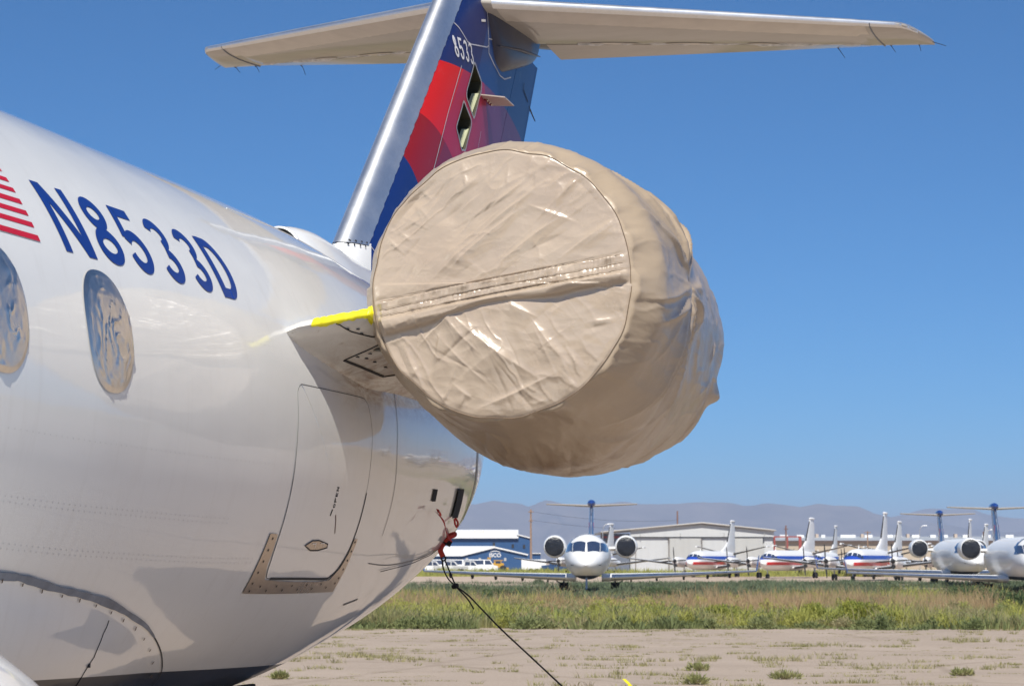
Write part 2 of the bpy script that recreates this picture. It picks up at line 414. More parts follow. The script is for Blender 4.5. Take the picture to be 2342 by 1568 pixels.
def metal_mat(name, base, r0, r1, sc=(1, 1, 1), bump=0.05):
    k = NM(name, base, 0.25, metal=1.0); n = k.noise(3, 6, 0.6, k.coord(sc)); n2 = k.noise(40, 3, 0.5, k.coord(sc))
    k.rough(k.ramp(n, [(0.3, r0), (0.7, r1)])); k.base(k.ramp(n2, [(0.2, tuple(c*0.9 for c in base)), (0.8, base)])); k.bump(n, bump, 0.02); return k.m
POLISH = metal_mat('polished_leading_edge', (0.88, 0.89, 0.90), 0.40, 0.50)
SCUFF = metal_mat('scuff_plate_metal', (0.52, 0.44, 0.37), 0.22, 0.36, bump=0.1)
FOIL = metal_mat('reflective_foil', (0.84, 0.80, 0.73), 0.26, 0.38, bump=0.12)

BANK = 0.032                                # the jet stands slightly low on its left wheels
jet = thing('parked_jet', 'white twin-engine jet with dark blue registration lettering filling the left side', 'airplane', (0, 0, 0), (0, BANK, 0))
ny, na = 300, 200
ys = np.concatenate([np.linspace(-7.3, 5, 60), np.linspace(5.08, 17.4, 240)]); aa = np.linspace(0, 2*PI, na, endpoint=False)
Yg, Ag = np.meshgrid(ys, aa, indexing='ij'); V = fus0(Yg, Ag).reshape(-1, 3)
F = grid_faces(len(ys), na, True) + [tuple(range(na))[::-1], tuple((len(ys)-1)*na + k for k in range(na))]
me = mesh('fuselage', V, F); bm = bmesh.new(); bm.from_mesh(me); bmesh.ops.recalc_face_normals(bm, faces=bm.faces); bm.to_mesh(me); bm.free()
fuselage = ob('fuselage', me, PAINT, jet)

# ---- registration letters, 0.31 m high
def arc(cx, cy, rx, ry, a0, a1, n=22):
    return [(cx + rx*math.cos(math.radians(lerp(a0, a1, i/n))), cy + ry*math.sin(math.radians(lerp(a0, a1, i/n)))) for i in range(n+1)]
def glyph(ch, w, h, s):
    "list of (polyline, closed) centre lines for a stroke of width s inside a w x h box"
    r = s/2
    if ch == '8':
        return [(arc(w/2, h*0.745, w/2-r-0.012, h*0.255-r, -90, 270, 36)[:-1], True), (arc(w/2, h*0.265, w/2-r, h*0.265-r, -90, 270, 40)[:-1], True)]
    if ch == '3':
        return [(arc(w*0.48, h*0.745, w*0.48-r, h*0.255-r, 165, -80, 26), False), (arc(w*0.5, h*0.27, w*0.5-r, h*0.27-r, 88, -165, 30), False)]
    if ch == '5':
        return [([(w*0.95, h-r), (w*0.2, h-r), (w*0.09, h*0.50)], False), (arc(w*0.48, h*0.32, w*0.52-r, h*0.32-r, 150, -165, 34), False)]
    if ch == 'D':
        return [([(r, h), (r, 0)], False), ([(r, r), (w*0.45, r)] + arc(w*0.45, h/2, w*0.55-r, h/2-r, -90, 90, 30) + [(r, h-r)], False)]
def lettering(sk, text, boxes, h, v0, s, off):
    pass
reg = [('N', 8.262, 0.262), ('8', 8.600, 0.212), ('5', 8.895, 0.196), ('3', 9.200, 0.190), ('3', 9.490, 0.184), ('D', 9.757, 0.205)]
v0 = 0.424*AR; H = (0.661-0.424)*AR; st = 0.056
for ch, u0, w in reg:
    sk = SK(FS); sh = 0.10                       # slight backward slant as on the aircraft
    T = lambda P: [(u0 + p[0] + sh*(0.5 - p[1]/H)*0.28*H/0.31, v0 + p[1]) for p in P]
    if ch == 'N':
        for poly in ([(0, 0), (st, 0), (st, H), (0, H)], [(w-st, 0), (w, 0), (w, H), (w-st, H)], [(w-st*1.22, 0), (w, 0), (st*1.22, H), (0, H)]):
            q = T(poly); A = resample([q[0], q[3]], 0.03); B = resample([q[1], q[2]], 0.03); m = min(len(A), len(B))
            sk.strip(A[:m], B[:m], 0.0025)
    else:
        for k, (pl, cl) in enumerate(glyph(ch, w, H, 0.05)):
            pl = T(pl); pl = resample(pl + [pl[0]], 0.015)[:-1] if cl else resample(pl, 0.015); A, B = ribbon2(pl, 0.05 if k or ch != 'D' else st, cl)
            if cl: A.append(A[0]); B.append(B[0])
            sk.strip(A, B, 0.0025 + 0.0004*k)
    sk.build('registration_letter', NAVY, jet)
# ---- flag on the fuselage side: red stripes and the blue field ahead of them
flag = None
stripes = [(0.430, 0.449), (0.473, 0.490), (0.510, 0.527), (0.547, 0.565), (0.586, 0.602), (0.622, 0.638), (0.659, 0.675)]
sk = SK(FS); sk.strip(resample([(7.25, 0.428*AR), (8.072, 0.428*AR)], 0.05), resample([(7.25, 0.678*AR), (8.036, 0.678*AR)], 0.05), 0.0015, 6)
flag = sk.build('flag', WHITE, jet)
for a0, a1 in stripes:
    e = 8.072 - (a0-0.43)*0.15; sk = SK(FS)
    sk.strip(resample([(7.25, a0*AR), (e, a0*AR)], 0.05), resample([(7.25, a1*AR), (e - 0.003, a1*AR)], 0.05), 0.003, 2); sk.build('stripe', REDP, flag)
sk = SK(FS); sk.strip(resample([(7.2, 0.545*AR), (7.55, 0.545*AR)], 0.05), resample([(7.2, 0.68*AR), (7.55, 0.68*AR)], 0.05), 0.0045, 3); sk.build('blue_field', NAVY, flag)

# ---- cabin windows covered with crinkled foil
FILM = NM('window_film_edge', (0.66, 0.65, 0.63), 0.35).m
def foil_h(seed):
    def f(u, v, r):
        u = np.asarray(u); v = np.asarray(v)
        n = fbm(u*6 + seed, v*4.0, seed, 3); rid = 1 - np.abs(fbm(u*12+2*n, v*5+seed, seed+5, 3))*3.0
        edge = np.clip((1-r)*12, 0, 1); vv = np.clip((v/AR - 0.203)/0.185, -1, 1); bul = np.where(vv > 0.55, np.clip((1-vv)/0.45, 0, 1)**0.7, np.clip((vv+1)/1.55, 0, 1))*np.clip((1-r)*3, 0, 1)
        return edge*(0.004 + 0.009*bul + 0.005*np.clip(rid, 0, 1)**4 + 0.0035*n + 0.0013*fbm(u*24, v*17, seed+9, 3))
    return f
for k, yc in enumerate((8.49, 7.63, 6.77)):
    oval = [(yc + 0.198*math.copysign(abs(math.cos(t))**0.86, math.cos(t)), (0.203 + 0.185*math.copysign(abs(math.sin(t))**0.86, math.sin(t)))*AR) for t in np.linspace(0, 2*PI, 72, endpoint=False)]
    sk = SK(FS); sk.patch(oval, 0.002, 8); wdw = sk.build('window', FILM, jet)
    cen = np.mean(oval, 0); inner = [tuple(cen + (np.array(p)-cen)*0.985) for p in oval]
    sk = SK(FS); sk.patch(inner, 0.004, 46, hfun=foil_h(3+4*k)); sk.build('foil_cover', FOIL, wdw)

# ---- equipment bay door in the side with its outline, scuff plate and markings
door_out = A2([(10.392, 0.108), (10.41, 0.142), (10.45, 0.158), (10.50, 0.160), (10.9, 0.156), (11.28, 0.151), (11.35, 0.14), (11.39, 0.11), (11.43, 0.015), (11.44, -0.10), (11.447, -0.227), (11.455, -0.34), (11.45, -0.42),
               (11.41, -0.49), (11.35, -0.52), (11.28, -0.527), (10.9, -0.515), (10.52, -0.506), (10.46, -0.49), (10.43, -0.44), (10.41, -0.36), (10.40, -0.16), (10.39, -0.05)])
door_s = smooth_poly(door_out, 4, True)
sk = SK(FS); sk.patch(door_s, 0.0025, 14); dr = sk.build('equipment_door', PAINT, jet)
sk = SK(FS); i0 = 0
sk.line(door_s, 0.0030, 0.0032, True, 0.04); sk.build('door_seam', DARK, dr)
low = smooth_poly(A2([(11.447, -0.20), (11.455, -0.34), (11.45, -0.42), (11.41, -0.49), (11.35, -0.52), (11.28, -0.527), (10.9, -0.515), (10.52, -0.506)]), 6)
sk = SK(FS); sk.line(low, 0.013, 0.0042, False, 0.03); sk.build('door_gap', DARK, dr)
outer = A2([(10.290, -0.343), (10.285, -0.40), (10.28, -0.47), (10.275, -0.557), (10.6, -0.566), (10.9, -0.574), (11.2, -0.582), (11.531, -0.591), (11.528, -0.50), (11.52, -0.43), (11.517, -0.372)])
inner = A2([(10.380, -0.345), (10.395, -0.40), (10.405, -0.455), (10.455, -0.508), (10.62, -0.517), (10.9, -0.527), (11.2, -0.536), (11.36, -0.535), (11.435, -0.49), (11.465, -0.43), (11.468, -0.373)])
sk = SK(FS); o2 = []; i2 = []
for j in range(len(outer)-1):
    for q in range(8): o2.append(tuple(np.array(outer[j])*(1-q/8)+np.array(outer[j+1])*q/8)); i2.append(tuple(np.array(inner[j])*(1-q/8)+np.array(inner[j+1])*q/8))
o2.append(outer[-1]); i2.append(inner[-1])
sk.strip(o2, i2, 0.005, 2); plate = sk.build('scuff_plate', SCUFF, jet)
def rivets(pts, r, off, name, mat, parent, S=FS, n=7):
    sk = SK(S)
    for (u, v) in pts:
        sk.patch([(u + r*math.cos(2*PI*k/n), v + r*math.sin(2*PI*k/n)) for k in range(n)], off, 1)
    return sk.build(name, mat, parent)
rv = [(lerp(10.34, 11.48, t), lerp(-0.545, -0.565, t)*AR + (0.018 if i % 2 else -0.004)) for i, t in enumerate(np.linspace(0, 1, 12))] + \
     [(lerp(10.335, 10.33, t), lerp(-0.36, -0.52, t)*AR) for t in np.linspace(0, 1, 5)] + [(lerp(11.49, 11.495, t), lerp(-0.385, -0.53, t)*AR) for t in np.linspace(0, 1, 5)]
for q in rv: rivets([q], 0.0065, 0.0068, 'rivet', DARK, plate)
dia = A2([(10.783, -0.388), (10.86, -0.371), (10.95, -0.371), (11.09, -0.386), (11.10, -0.40), (10.985, -0.408), (10.88, -0.407)])
sk = SK(FS); sk.patch(dia, 0.005, 3); dp = sk.build('latch_plate', SCUFF, dr)
sk = SK(FS); sk.line(dia, 0.006, 0.0065, True); sk.build('latch_outline', DARK, dp)
for u0 in (10.87, 10.985):
    sk = SK(FS); sk.line(A2([(u0, -0.382), (u0+0.05, -0.382), (u0+0.055, -0.396)]), 0.004, 0.007); sk.build('latch_mark', WHITE, dp)
BLK = simple('black_marking', (0.010, 0.010, 0.011), 0.9)
# OPEN, reading up the door edge, with a bar and a curved arrow under it
sk = SK(FS)
def up(ch, u, v, w, h, s):
    P = {'O': [arc(w/2, h/2, w/2-s/2, h/2-s/2, 0, 360, 18)], 'P': [[(s/2, 0), (s/2, h-s/2), (w*0.6, h-s/2)] + arc(w*0.6, h*0.72, w*0.35, h*0.28-s/2, 90, -90, 8) + [(s/2, h*0.44)]],
         'E': [[(w, h-s/2), (s/2, h-s/2), (s/2, s/2), (w, s/2)], [(s/2, h/2), (w*0.85, h/2)]], 'N': [[(s/2, 0), (s/2, h), (w-s/2, 0), (w-s/2, h)]]}[ch]
    for pl in P: sk.line([(u + 0.026 - p[1]*1.0, v + p[0]) for p in pl], s, 0.0035, False, 0.02)
for j, ch in enumerate('OPEN'): up(ch, 11.004, (-0.255 + j*0.0195)*AR, 0.020, 0.03, 0.0055)
sk.build('open_lettering', BLK, dr)
sk = SK(FS); sk.line(A2([(10.996, -0.283), (11.004, -0.26)]), 0.014, 0.0035); sk.build('open_bar', BLK, dr)
sk = SK(FS); sk.line(A2([(11.07, -0.28), (11.095, -0.30), (11.118, -0.325), (11.142, -0.347)]), 0.009, 0.0035); sk.build('open_arrow', simple('brown_marking', (0.13, 0.06, 0.04), 0.6), dr)
# ---- skin joints
LINE = simple('skin_joint', (0.16, 0.15, 0.14), 0.6)
for pts, w in ((A2([(11.86, 0.26), (11.857, 0.187), (11.87, 0.046), (11.876, -0.042), (11.92, -0.195), (11.94, -0.373)]), 0.006),
               (A2([(11.905, -0.487), (12.4, -0.53), (13.0, -0.565), (13.7, -0.60)]), 0.006), (A2([(11.915, -0.68), (12.161, -0.677)]), 0.012)):
    sk = SK(FS); sk.line(smooth_poly(pts, 5), w, 0.002); sk.build('skin_joint', LINE, jet)
sk = SK(FS); sk.line(smooth_poly(A2([(14.04, 0.6), (14.05, 0.2), (14.085, -0.065), (14.203, -0.234), (14.29, -0.434), (14.40, -0.6), (14.5, -0.8)]), 6), 0.045, 0.004); sk.build('tail_cone_joint', simple('joint_grey', (0.33, 0.31, 0.29), 0.5), jet)
# rows of flush rivet heads a little darker than the rear skin
RV = simple('flush_rivet', (0.62, 0.61, 0.58), 0.5)
g2 = SK(FS)
for a0, y0, y1 in ((-0.12, 7.7, 10.2), (-0.30, 7.7, 9.8), (-0.315, 7.7, 9.8), (-0.43, 7.9, 10.2), (0.28, 9.9, 10.3), (-0.445, 7.9, 10.2)):
    for y in np.arange(y0, y1, 0.045):
        g2.patch([(y + 0.004*math.cos(q), a0*AR + 0.004*math.sin(q)) for q in (0, 1.57, 3.14, 4.71)], 0.0015, 1)
tag(g2.build('rivet_rows', RV, jet), kind='stuff')
# ---- black cover patches and red ribbons near the tail
sk = SK(FS); sk.strip(resample(A2([(12.81, -0.202), (12.827, -0.258)]), 0.02), resample(A2([(12.915, -0.205), (12.93, -0.262)]), 0.02), 0.006, 2); sk.build('vent_patch', BLK, jet)
sk = SK(FS); sk.strip(resample(A2([(13.497, -0.223), (13.53, -0.30), (13.572, -0.385)]), 0.02), resample(A2([(13.696, -0.233), (13.75, -0.31), (13.82, -0.408)]), 0.02), 0.012, 2); sk.build('vent_patch', BLK, jet)
RIB = simple('red_ribbon_cloth', (0.50, 0.045, 0.03), 0.8, var=0.12)
rib = thing('warning_ribbon', 'short red cloth ribbon hanging from the smaller black patch near the tail', 'ribbon', tuple(Matrix.Rotation(BANK, 3, 'Y') @ Vector(fus(np.array(12.88), np.array(-0.30), 0.02))))
P0 = fus(np.array(12.88), np.array(-0.30), 0.0)
for dy, dz in ((0.16, -0.16),):
    v = []
    for i in range(9):
        t = i/8; p = (0.012 + 0.05*t + 0.012*math.sin(5*t), dy*t, dz*t - 0.01*t*t)
        v += [(p[0], p[1]-0.018, p[2]), (p[0]+0.006*math.sin(8*t), p[1]+0.018, p[2]-0.008)]
    ob('ribbon_tail', mesh('ribbon_tail', v, [(2*i, 2*i+2, 2*i+3, 2*i+1) for i in range(8)]), RIB, rib)
v = []
for i in range(9):
    t = i/8; p = (0.02+0.03*t, 0.03*math.sin(6*t), -0.02*t); v += [(p[0], p[1]-0.012, p[2]+0.012), (p[0], p[1]+0.012, p[2]-0.01)]
ob('ribbon_loop', mesh('ribbon_loop', v, [(2*i, 2*i+2, 2*i+3, 2*i+1) for i in range(8)]), RIB, rib)
rib2 = thing('warning_loop', 'thin red ribbon loop below the larger black patch at the tail', 'ribbon', tuple(Matrix.Rotation(BANK, 3, 'Y') @ Vector(fus(np.array(13.70), np.array(-0.395), 0.015))))
g = G(); g.tube([(0.0, 0.0, 0.0), (0.01, 0.015, -0.025), (0.01, 0.01, -0.05), (0.015, -0.025, -0.055), (0.01, -0.04, -0.035), (0.005, -0.035, -0.005)], 0.006, 6); g.build('ribbon_loop', RIB, rib2)

# ---- wing-root fairing low on the side, with its grey sealant bead and screws
fb = smooth_poly(A2([(4.0, -0.45), (6.5, -0.50), (7.5, -0.520), (7.994, -0.522), (8.163, -0.524), (8.439, -0.546), (8.774, -0.570), (9.035, -0.598), (9.291, -0.640), (9.487, -0.678), (9.743, -0.754), (9.934, -0.829), (10.073, -0.903), (10.16, -1.0), (10.2, -1.1), (10.2, -1.3), (10.18, -1.57)]), 8)
fb = resample(fb, 0.03)
fbn = np.array(fb); cen = np.array([5.2, -1.25*AR])
V = []; m = len(fb); nr = 26
for k in range(nr+1):
    r = k/nr
    if k <= 3: q = r*0.28; off = 0.006 + 0.004*k/3
    else:
        tt = (k-3)/(nr-3); q = 3/nr*0.28 + (1-3/nr*0.28)*tt; off = 0.010 + 0.27*(1-(1-tt)**2.4)
    P = fbn*(1-q) + cen*q
    V += [tuple(p) for p in FS(P[:, 0], P[:, 1], np.full(m, off))]
fair = ob('wing_root_fairing', mesh('wing_root_fairing', V, [(k*m+i, (k+1)*m+i, (k+1)*m+i+1, k*m+i+1) for k in range(nr) for i in range(m-1)], True, 40), PAINT, jet)
bead = [p for p in fb if p[0] > 7.0]
sk = SK(FS)
wv = [0.030 + 0.008*float(vnoise(np.array(i*0.3), np.array(2.0), 4)) for i in range(len(bead))]
cut = [i for i, p in enumerate(bead) if p[0] < 9.62]
A, B = ribbon2([bead[i] for i in cut], [wv[i]*(1.0 if bead[i][0] < 9.0 else max(0.25, 1-(bead[i][0]-9.0)*1.1)) for i in cut]); sk.strip(A, B, 0.012); sk.build('sealant_bead', GREYSEAL, fair)
sk = SK(FS); sk.line([p for p in bead if p[0] >= 9.60], 0.006, 0.010); sk.build('fairing_gap', DARK, fair)
cum = 0
for i in range(1, len(bead)):
    cum += math.hypot(bead[i][0]-bead[i-1][0], bead[i][1]-bead[i-1][1])
    if cum > 0.165:
        cum = 0; P = np.array(bead[i])*0.982 + cen*0.018; tx = np.array([0.007, -0.010])*random.uniform(0.6, 1.1)
        sk = SK(FS); sk.line([tuple(P+tx), tuple(P-tx)], 0.008, 0.0140); sk.build('screw', RUSTY, fair)
def fair_pt(i, tt, extra):
    q = 3/nr*0.28 + (1-3/nr*0.28)*tt; P = fbn[i]*(1-q) + cen*q
    return tuple(FS(np.array(P[0]), np.array(P[1]), np.array(0.010 + 0.27*(1-(1-tt)**2.4) + extra)))
# vertical joint in the fairing with two small latches
ib = int(np.argmin(np.abs(fbn[:, 0]-9.06)))
jp = []
for j in range(14):
    tt = 0.004 + 0.016*j; q_ = 3/nr*0.28 + (1-3/nr*0.28)*tt; fy = (9.05 - 5.2*q_)/(1-q_); jp.append(fair_pt(int(np.argmin(np.where(fbn[:, 1] > -1.3, np.abs(fbn[:, 0]-fy), 9))), tt, 0.002))
G().tube(jp, 0.0018, 5).build('fairing_joint', DARK, fair)
for j in (6, 12):
    p = jp[j]; G().box(p, (0.010, 0.014, 0.018)).build('joint_latch', DARK, fair)
# ---- belly antenna
pA = fus(np.array(11.55), np.array(-1.2), 0.0)
g = G(); g.prism([(11.3, -0.10), (11.95, -0.10), (12.02, 0.0), (12.0, 0.05), (11.2, 0.05)], 0, -0.012, 0.012)
an = g.build('belly_antenna', BLK, jet); an.location = (0.47, 0, 0.93); 
# ---- dorsal fairing with its ram-air scoop
dys = [13.20, 13.3, 13.5, 13.8, 14.15, 14.6, 15.2, 16.0, 16.9]
dw = [0.17, 0.20, 0.23, 0.25, 0.25, 0.25, 0.22, 0.18, 0.10]; dt = [3.625, 3.645, 3.655, 3.625, 3.585, 3.53, 3.44, 3.32, 3.18]
yy = np.linspace(13.2, 16.9, 50); secs = []
for y in yy:
    w = float(pchip(dys, dw, y)); tp = float(pchip(dys, dt, y)); b = float(pchip(FY, FZT, y)) - 0.10; sec = []
    for i in range(25):
        t = i/24; x = math.cos(PI*t); s = math.sin(PI*t)**0.8
        sec.append((w*(1.0 + 0.55*(1-s)**3)*x, y, b + (tp-b)*s))
    secs.append(sec)
g = G().loft(secs, closed=False, cap=False)
dorsal = g.build('dorsal_fairing', WHITE, jet, angle=None)
s0 = secs[0]; ring = [p for p in s0 if p[2] > 3.42]
G().tube([(p[0], p[1]-0.006, p[2]) for p in ring], 0.008, 8).build('scoop_lip', POLISH, dorsal)
g = G(); c0 = (0, 13.24, 3.44); g.add([c0] + [(p[0]*0.93, 13.24, p[2]-0.015) for p in ring], [(0, i+1, i+2) for i in range(len(ring)-1)]); g.build('scoop_shade_sheet', DARK, dorsal)  # dark sheet closing the scoop, its colour standing for the shade inside
g = SK(lambda u, v, o: np.stack([0*np.asarray(u), u, v], -1))
# thin raised edge where the dorsal skin meets the fuselage
g = G(); g.tube([tuple(fus(np.array(y), np.array(1.02 - 0.0*y + 0.03*(y-11.0)), 0.001)) for y in np.linspace(10.9, 14.6, 40)], 0.0025, 6); g.build('dorsal_edge', WHITE, jet)

# ---- fin
def fle(z): return 14.181 + 0.869*(z - 3.647)
def fte(z): return 18.371 + 0.47*(z - 5.605)
def fhinge(z): return 17.50 + 0.57*(z - 5.379)
FTC = 0.115
def fin_x(y, z):
    y = np.asarray(y, float); z = np.asarray(z, float); le = fle(z); c = fte(z) - le
    return FTC*c*naca(np.clip((y-le)/c, 0, 1))
def livery():
    k = NM('tail_livery_paint', rough=0.4, spec=0.3, coat=0.1, coat_rough=0.03); o = k.xyz(); y, z = o[1], o[2]; M = k.math
    def below(y0, z0, a, b):       # z < z0 + a*(y-y0) + b*(y-y0)^2
        d = M('SUBTRACT', y, y0); q = M('ADD', M('MULTIPLY', d, a), M('MULTIPLY', M('MULTIPLY', d, d), b))
        return M('MULTIPLY', M('SUBTRACT', M('ADD', q, z0), z), 300.0, clamp=True)
    right = lambda y0, z0, s: M('MULTIPLY', M('SUBTRACT', M('SUBTRACT', y, y0), M('MULTIPLY', M('SUBTRACT', z, z0), s)), 300.0, clamp=True)
    navy = (0.008, 0.024, 0.135); blue = (0.012, 0.055, 0.21); red = (0.70, 0.008, 0.010); dred = (0.30, 0.005, 0.012); crim = (0.46, 0.014, 0.055); purp = (0.155, 0.04, 0.14)
    grad = M('MULTIPLY', M('SUBTRACT', y, 16.35), 1.1, clamp=True)
    c = k.mix(right(16.42, 5.2, 0.55), navy, blue)
    warm = k.mix(right(16.10, 5.165, 0.80), red, k.mix(grad, crim, purp))
    warm = k.mix(right(16.66, 5.0, -0.55), warm, k.mix(0.5, purp, (0.19, 0.05, 0.13)))
    warm = k.mix(below(15.232, 4.713, -0.15, -0.36), warm, k.mix(right(15.55, 4.4, 0.9), dred, (0.22, 0.012, 0.045)))
    warm = k.mix(below(14.951, 4.378, -0.45, -1.6), warm, (0.006, 0.03, 0.17))
    c = k.mix(below(16.15, 5.158, 0.0, -0.06), c, warm)
    fr = k.noise(6, 6, 0.7); c = k.mix(k.ramp(fr, [(0.6, 0.0), (0.8, 0.12)]), c, (0.5, 0.5, 0.52))
    wl = M('MULTIPLY', M('LESS_THAN', y, M('ADD', 14.385, M('MULTIPLY', M('SUBTRACT', z, 3.5), 0.25))), M('LESS_THAN', z, 3.68))
    c = k.mix(wl, c, (0.78, 0.78, 0.77)); k.base(c)
    k.bump(k.noise(0.9, 2), 0.2, 0.03, coat=True); return k.m
LIV = livery()
SHADED_PRIMER = simple('shaded_green_primer', (0.045, 0.045, 0.022), 0.7, var=0.15)  # primer darkened: the shade inside the hatches is put into its colour
zs = np.concatenate([np.linspace(3.12, 3.655, 12), [3.6595, 3.6605], np.linspace(3.70, 5.80, 50)])
def finsec(z, ya, yb, n, inset=0.0):
    "closed loop at height z, from ya to yb, left side first"
    t = np.linspace(0, 1, n); t = 0.5*(1-np.cos(PI*t))*0.35 + t*0.65; ysx = ya + (yb-ya)*t; xs = fin_x(ysx, np.full(n, z)) - inset
    xs = np.maximum(xs, 0.003)
    return [(x, y, z) for x, y in zip(xs, ysx)] + [(-x, y, z) for x, y in zip(xs[::-1], ysx[::-1])]
LEW = 0.19
def le_edge(z): return fle(z) + LEW + 0.004*math.sin(z*61.0) + 0.003*math.sin(z*143.0 + 1.0)
g = G().loft([finsec(z, le_edge(z) if z > 3.66 else fle(z) + 0.0005, fhinge(z), 30) for z in zs]); finme = g.build('fin', LIV, None, angle=40)
finme.data.materials.append(SHADED_PRIMER)
d1 = [(16.325, 5.250), (16.50, 5.140), (16.500, 5.075), (16.355, 4.856), (16.325, 4.846), (16.155, 4.960), (16.155, 5.012)]
d2 = [(16.088, 4.922), (16.272, 4.818), (16.276, 4.772), (16.150, 4.575), (16.060, 4.565), (15.935, 4.697), (15.943, 4.728)]
cut = G()
for d in (d1, d2): cut.prism(d, 0, 0.015, 0.5)
cutter = cut.build('hatch_cutter', LIV, None, smooth=False); cutter.data.materials.clear(); cutter.data.materials.append(LIV); cutter.data.materials.append(SHADED_PRIMER)
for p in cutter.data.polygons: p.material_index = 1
md = finme.modifiers.new('cut', 'BOOLEAN'); md.operation = 'DIFFERENCE'; md.solver = 'EXACT'; md.object = cutter
bpy.context.view_layer.update(); dg = bpy.context.evaluated_depsgraph_get(); nm_ = bpy.data.meshes.new_from_object(finme.evaluated_get(dg)); nm_.name = 'fin'
for p, q in zip(nm_.polygons, range(len(nm_.polygons))): pass
bpy.data.objects.remove(finme); bpy.data.objects.remove(cutter)
fin = bpy.data.objects.new('fin', nm_); COL.objects.link(fin); fin.parent = jet
def FINS(u, v, o): u = np.asarray(u, float); v = np.asarray(v, float); return np.stack([fin_x(u, v) + np.asarray(o) + 0*u, u, v + 0*u], -1)
FRAME = simple('hatch_frame', (0.42, 0.42, 0.42), 0.4)
for d in (d1, d2):
    sk = SK(FINS); sk.line(smooth_poly(resample(d + [d[0]], 0.08)[:-1], 2, True), 0.014, 0.004, True, 0.02); fr = sk.build('hatch_frame', FRAME, fin)
    # pale angle bracket along the rear edge inside the opening
    p, q = d[2], d[3]; g = G(); x0 = float(fin_x(np.array(p[0]), np.array(p[1])))
    g.add([(x0-0.01, p[0]-0.012, p[1]-0.02), (x0-0.01, q[0]-0.012, q[1]+0.02), (x0-0.05, q[0]-0.06, q[1]+0.03), (x0-0.05, p[0]-0.06, p[1]-0.03)], [(0, 1, 2, 3)])
    g.build('inner_bracket', simple('bracket_primer', (0.42, 0.43, 0.27), 0.6), fin, smooth=False)
    G().tube([(0.03, (d[0][0]+d[6][0])/2+0.05, d[0][1]-0.14), (0.06, (d[3][0]+d[5][0])/2, d[4][1]+0.10)], 0.012, 8).build('control_rod', SHADED_PRIMER, fin)
# polished leading edge
zl = np.linspace(3.665, 5.80, 90); secs = []
for z in zl:
    t = np.concatenate([np.linspace(1, 0, 16)**1.7, (np.linspace(0, 1, 16)**1.7)[1:]]); w = le_edge(z)+0.008 - fle(z); s = []
    for i, q in enumerate(t):
        y = fle(z) + q*w; x = float(fin_x(np.array(max(y, fle(z)+1e-5)), np.array(z))) + 0.0035*(1 if q > 0.02 else 0.3); s.append((x if i < 16 else -x, y, z))
    secs.append(s)
G().loft(secs, closed=False, cap=False).build('fin_leading_edge', POLISH, jet, angle=None)
for q in ((0.02, 0.05), (0.06, 0.07), (0.11, 0.03), (0.16, 0.02)):
    for dz in (0.012, -0.016):
        z = 3.668+dz; y = fle(z)+q[0]+0.004; rivets([(y, z)], 0.007, 0.008, 'fin_screw', DARK, fin, FINS)
# rudder
g = G().loft([finsec(z, fhinge(z)+0.012, fte(z)-0.002, 14, 0.001) for z in np.linspace(3.5, 5.62, 30)]); rud = g.build('rudder', LIV, jet, angle=40)
sk = SK(FINS); sk.line([(17.86, 5.40), (17.86, 5.34), (18.09, 5.285)], 0.012, 0.004); sk.build('tab_gap', DARK, rud)
PALE = simple('pale_seam', (0.55, 0.55, 0.58), 0.5)
for pts, w in (([(16.052, 5.175), (15.759, 4.774), (15.493, 4.372), (15.2, 3.95)], 0.008), ([(15.881, 5.501), (16.04, 5.451), (16.183, 5.376), (16.253, 5.372), (16.62, 5.425), (16.655, 5.445)], 0.008),
               ([(16.60, 5.76), (16.663, 5.45), (16.668, 5.391), (16.81, 5.338), (17.008, 5.288), (17.158, 5.29), (17.367, 5.345)], 0.010), ([(16.663, 5.498), (16.85, 5.524)], 0.008), ([(14.42, 3.66), (14.55, 3.56), (14.7, 3.45)], 0.006), ([(16.545, 4.78), (16.44, 4.55), (16.40, 4.45)], 0.006)):
    sk = SK(FINS); sk.line(resample(pts, 0.05), w, 0.003); sk.build('seam_line', PALE, fin)
sk = SK(FINS); sk.strip(resample([(16.48, 5.606), (16.575, 5.625)], 0.03), resample([(16.482, 5.588), (16.577, 5.607)], 0.03), 0.003); sk.build('white_mark', WHITE, fin)
# fleet number on the fin
LETW = simple('white_letter_paint', (0.74, 0.74, 0.76), 0.4)
for j, ch in enumerate('8533'):
    sk = SK(FINS); u0 = 15.955 + j*0.097; hh = 0.148
    for k, (pl, cl) in enumerate(glyph(ch, 0.066, hh, 0.0165)):
        pl = [(u0 + p[0] - 0.42*(p[1]), 5.222 + p[1] + 0.02*(p[0] + j*0.097)) for p in pl]; A, B = ribbon2(pl, 0.0185, cl)
        if cl: A.append(A[0]); B.append(B[0])
        sk.strip(A, B, 0.004 + 0.0006*k)
    sk.build('fleet_digit', LETW, fin)
# open access flap standing out from the fin
x0 = float(fin_x(np.array(16.6), np.array(5.05)))
g = G(); tp = [(x0, 16.50, 5.052), (0.36, 16.43, 5.014), (0.36, 16.66, 4.992), (x0, 16.74, 5.014)]
g.add(tp + [(a, b, c-0.008) for a, b, c in tp], [(0, 1, 2, 3), (7, 6, 5, 4), (0, 4, 5, 1), (1, 5, 6, 2), (2, 6, 7, 3), (3, 7, 4, 0)]); fl = g.build('access_flap', simple('flap_beige', (0.55, 0.47, 0.42), 0.45), fin, smooth=False)
for q in (0.35, 0.55, 0.75): G().tube([(x0+0.01, lerp(16.5, 16.74, q), lerp(5.045, 5.008, q)), (x0+0.035, lerp(16.5, 16.74, q), lerp(5.03, 4.995, q))], 0.012, 8).build('flap_hinge', SCUFF, fl)
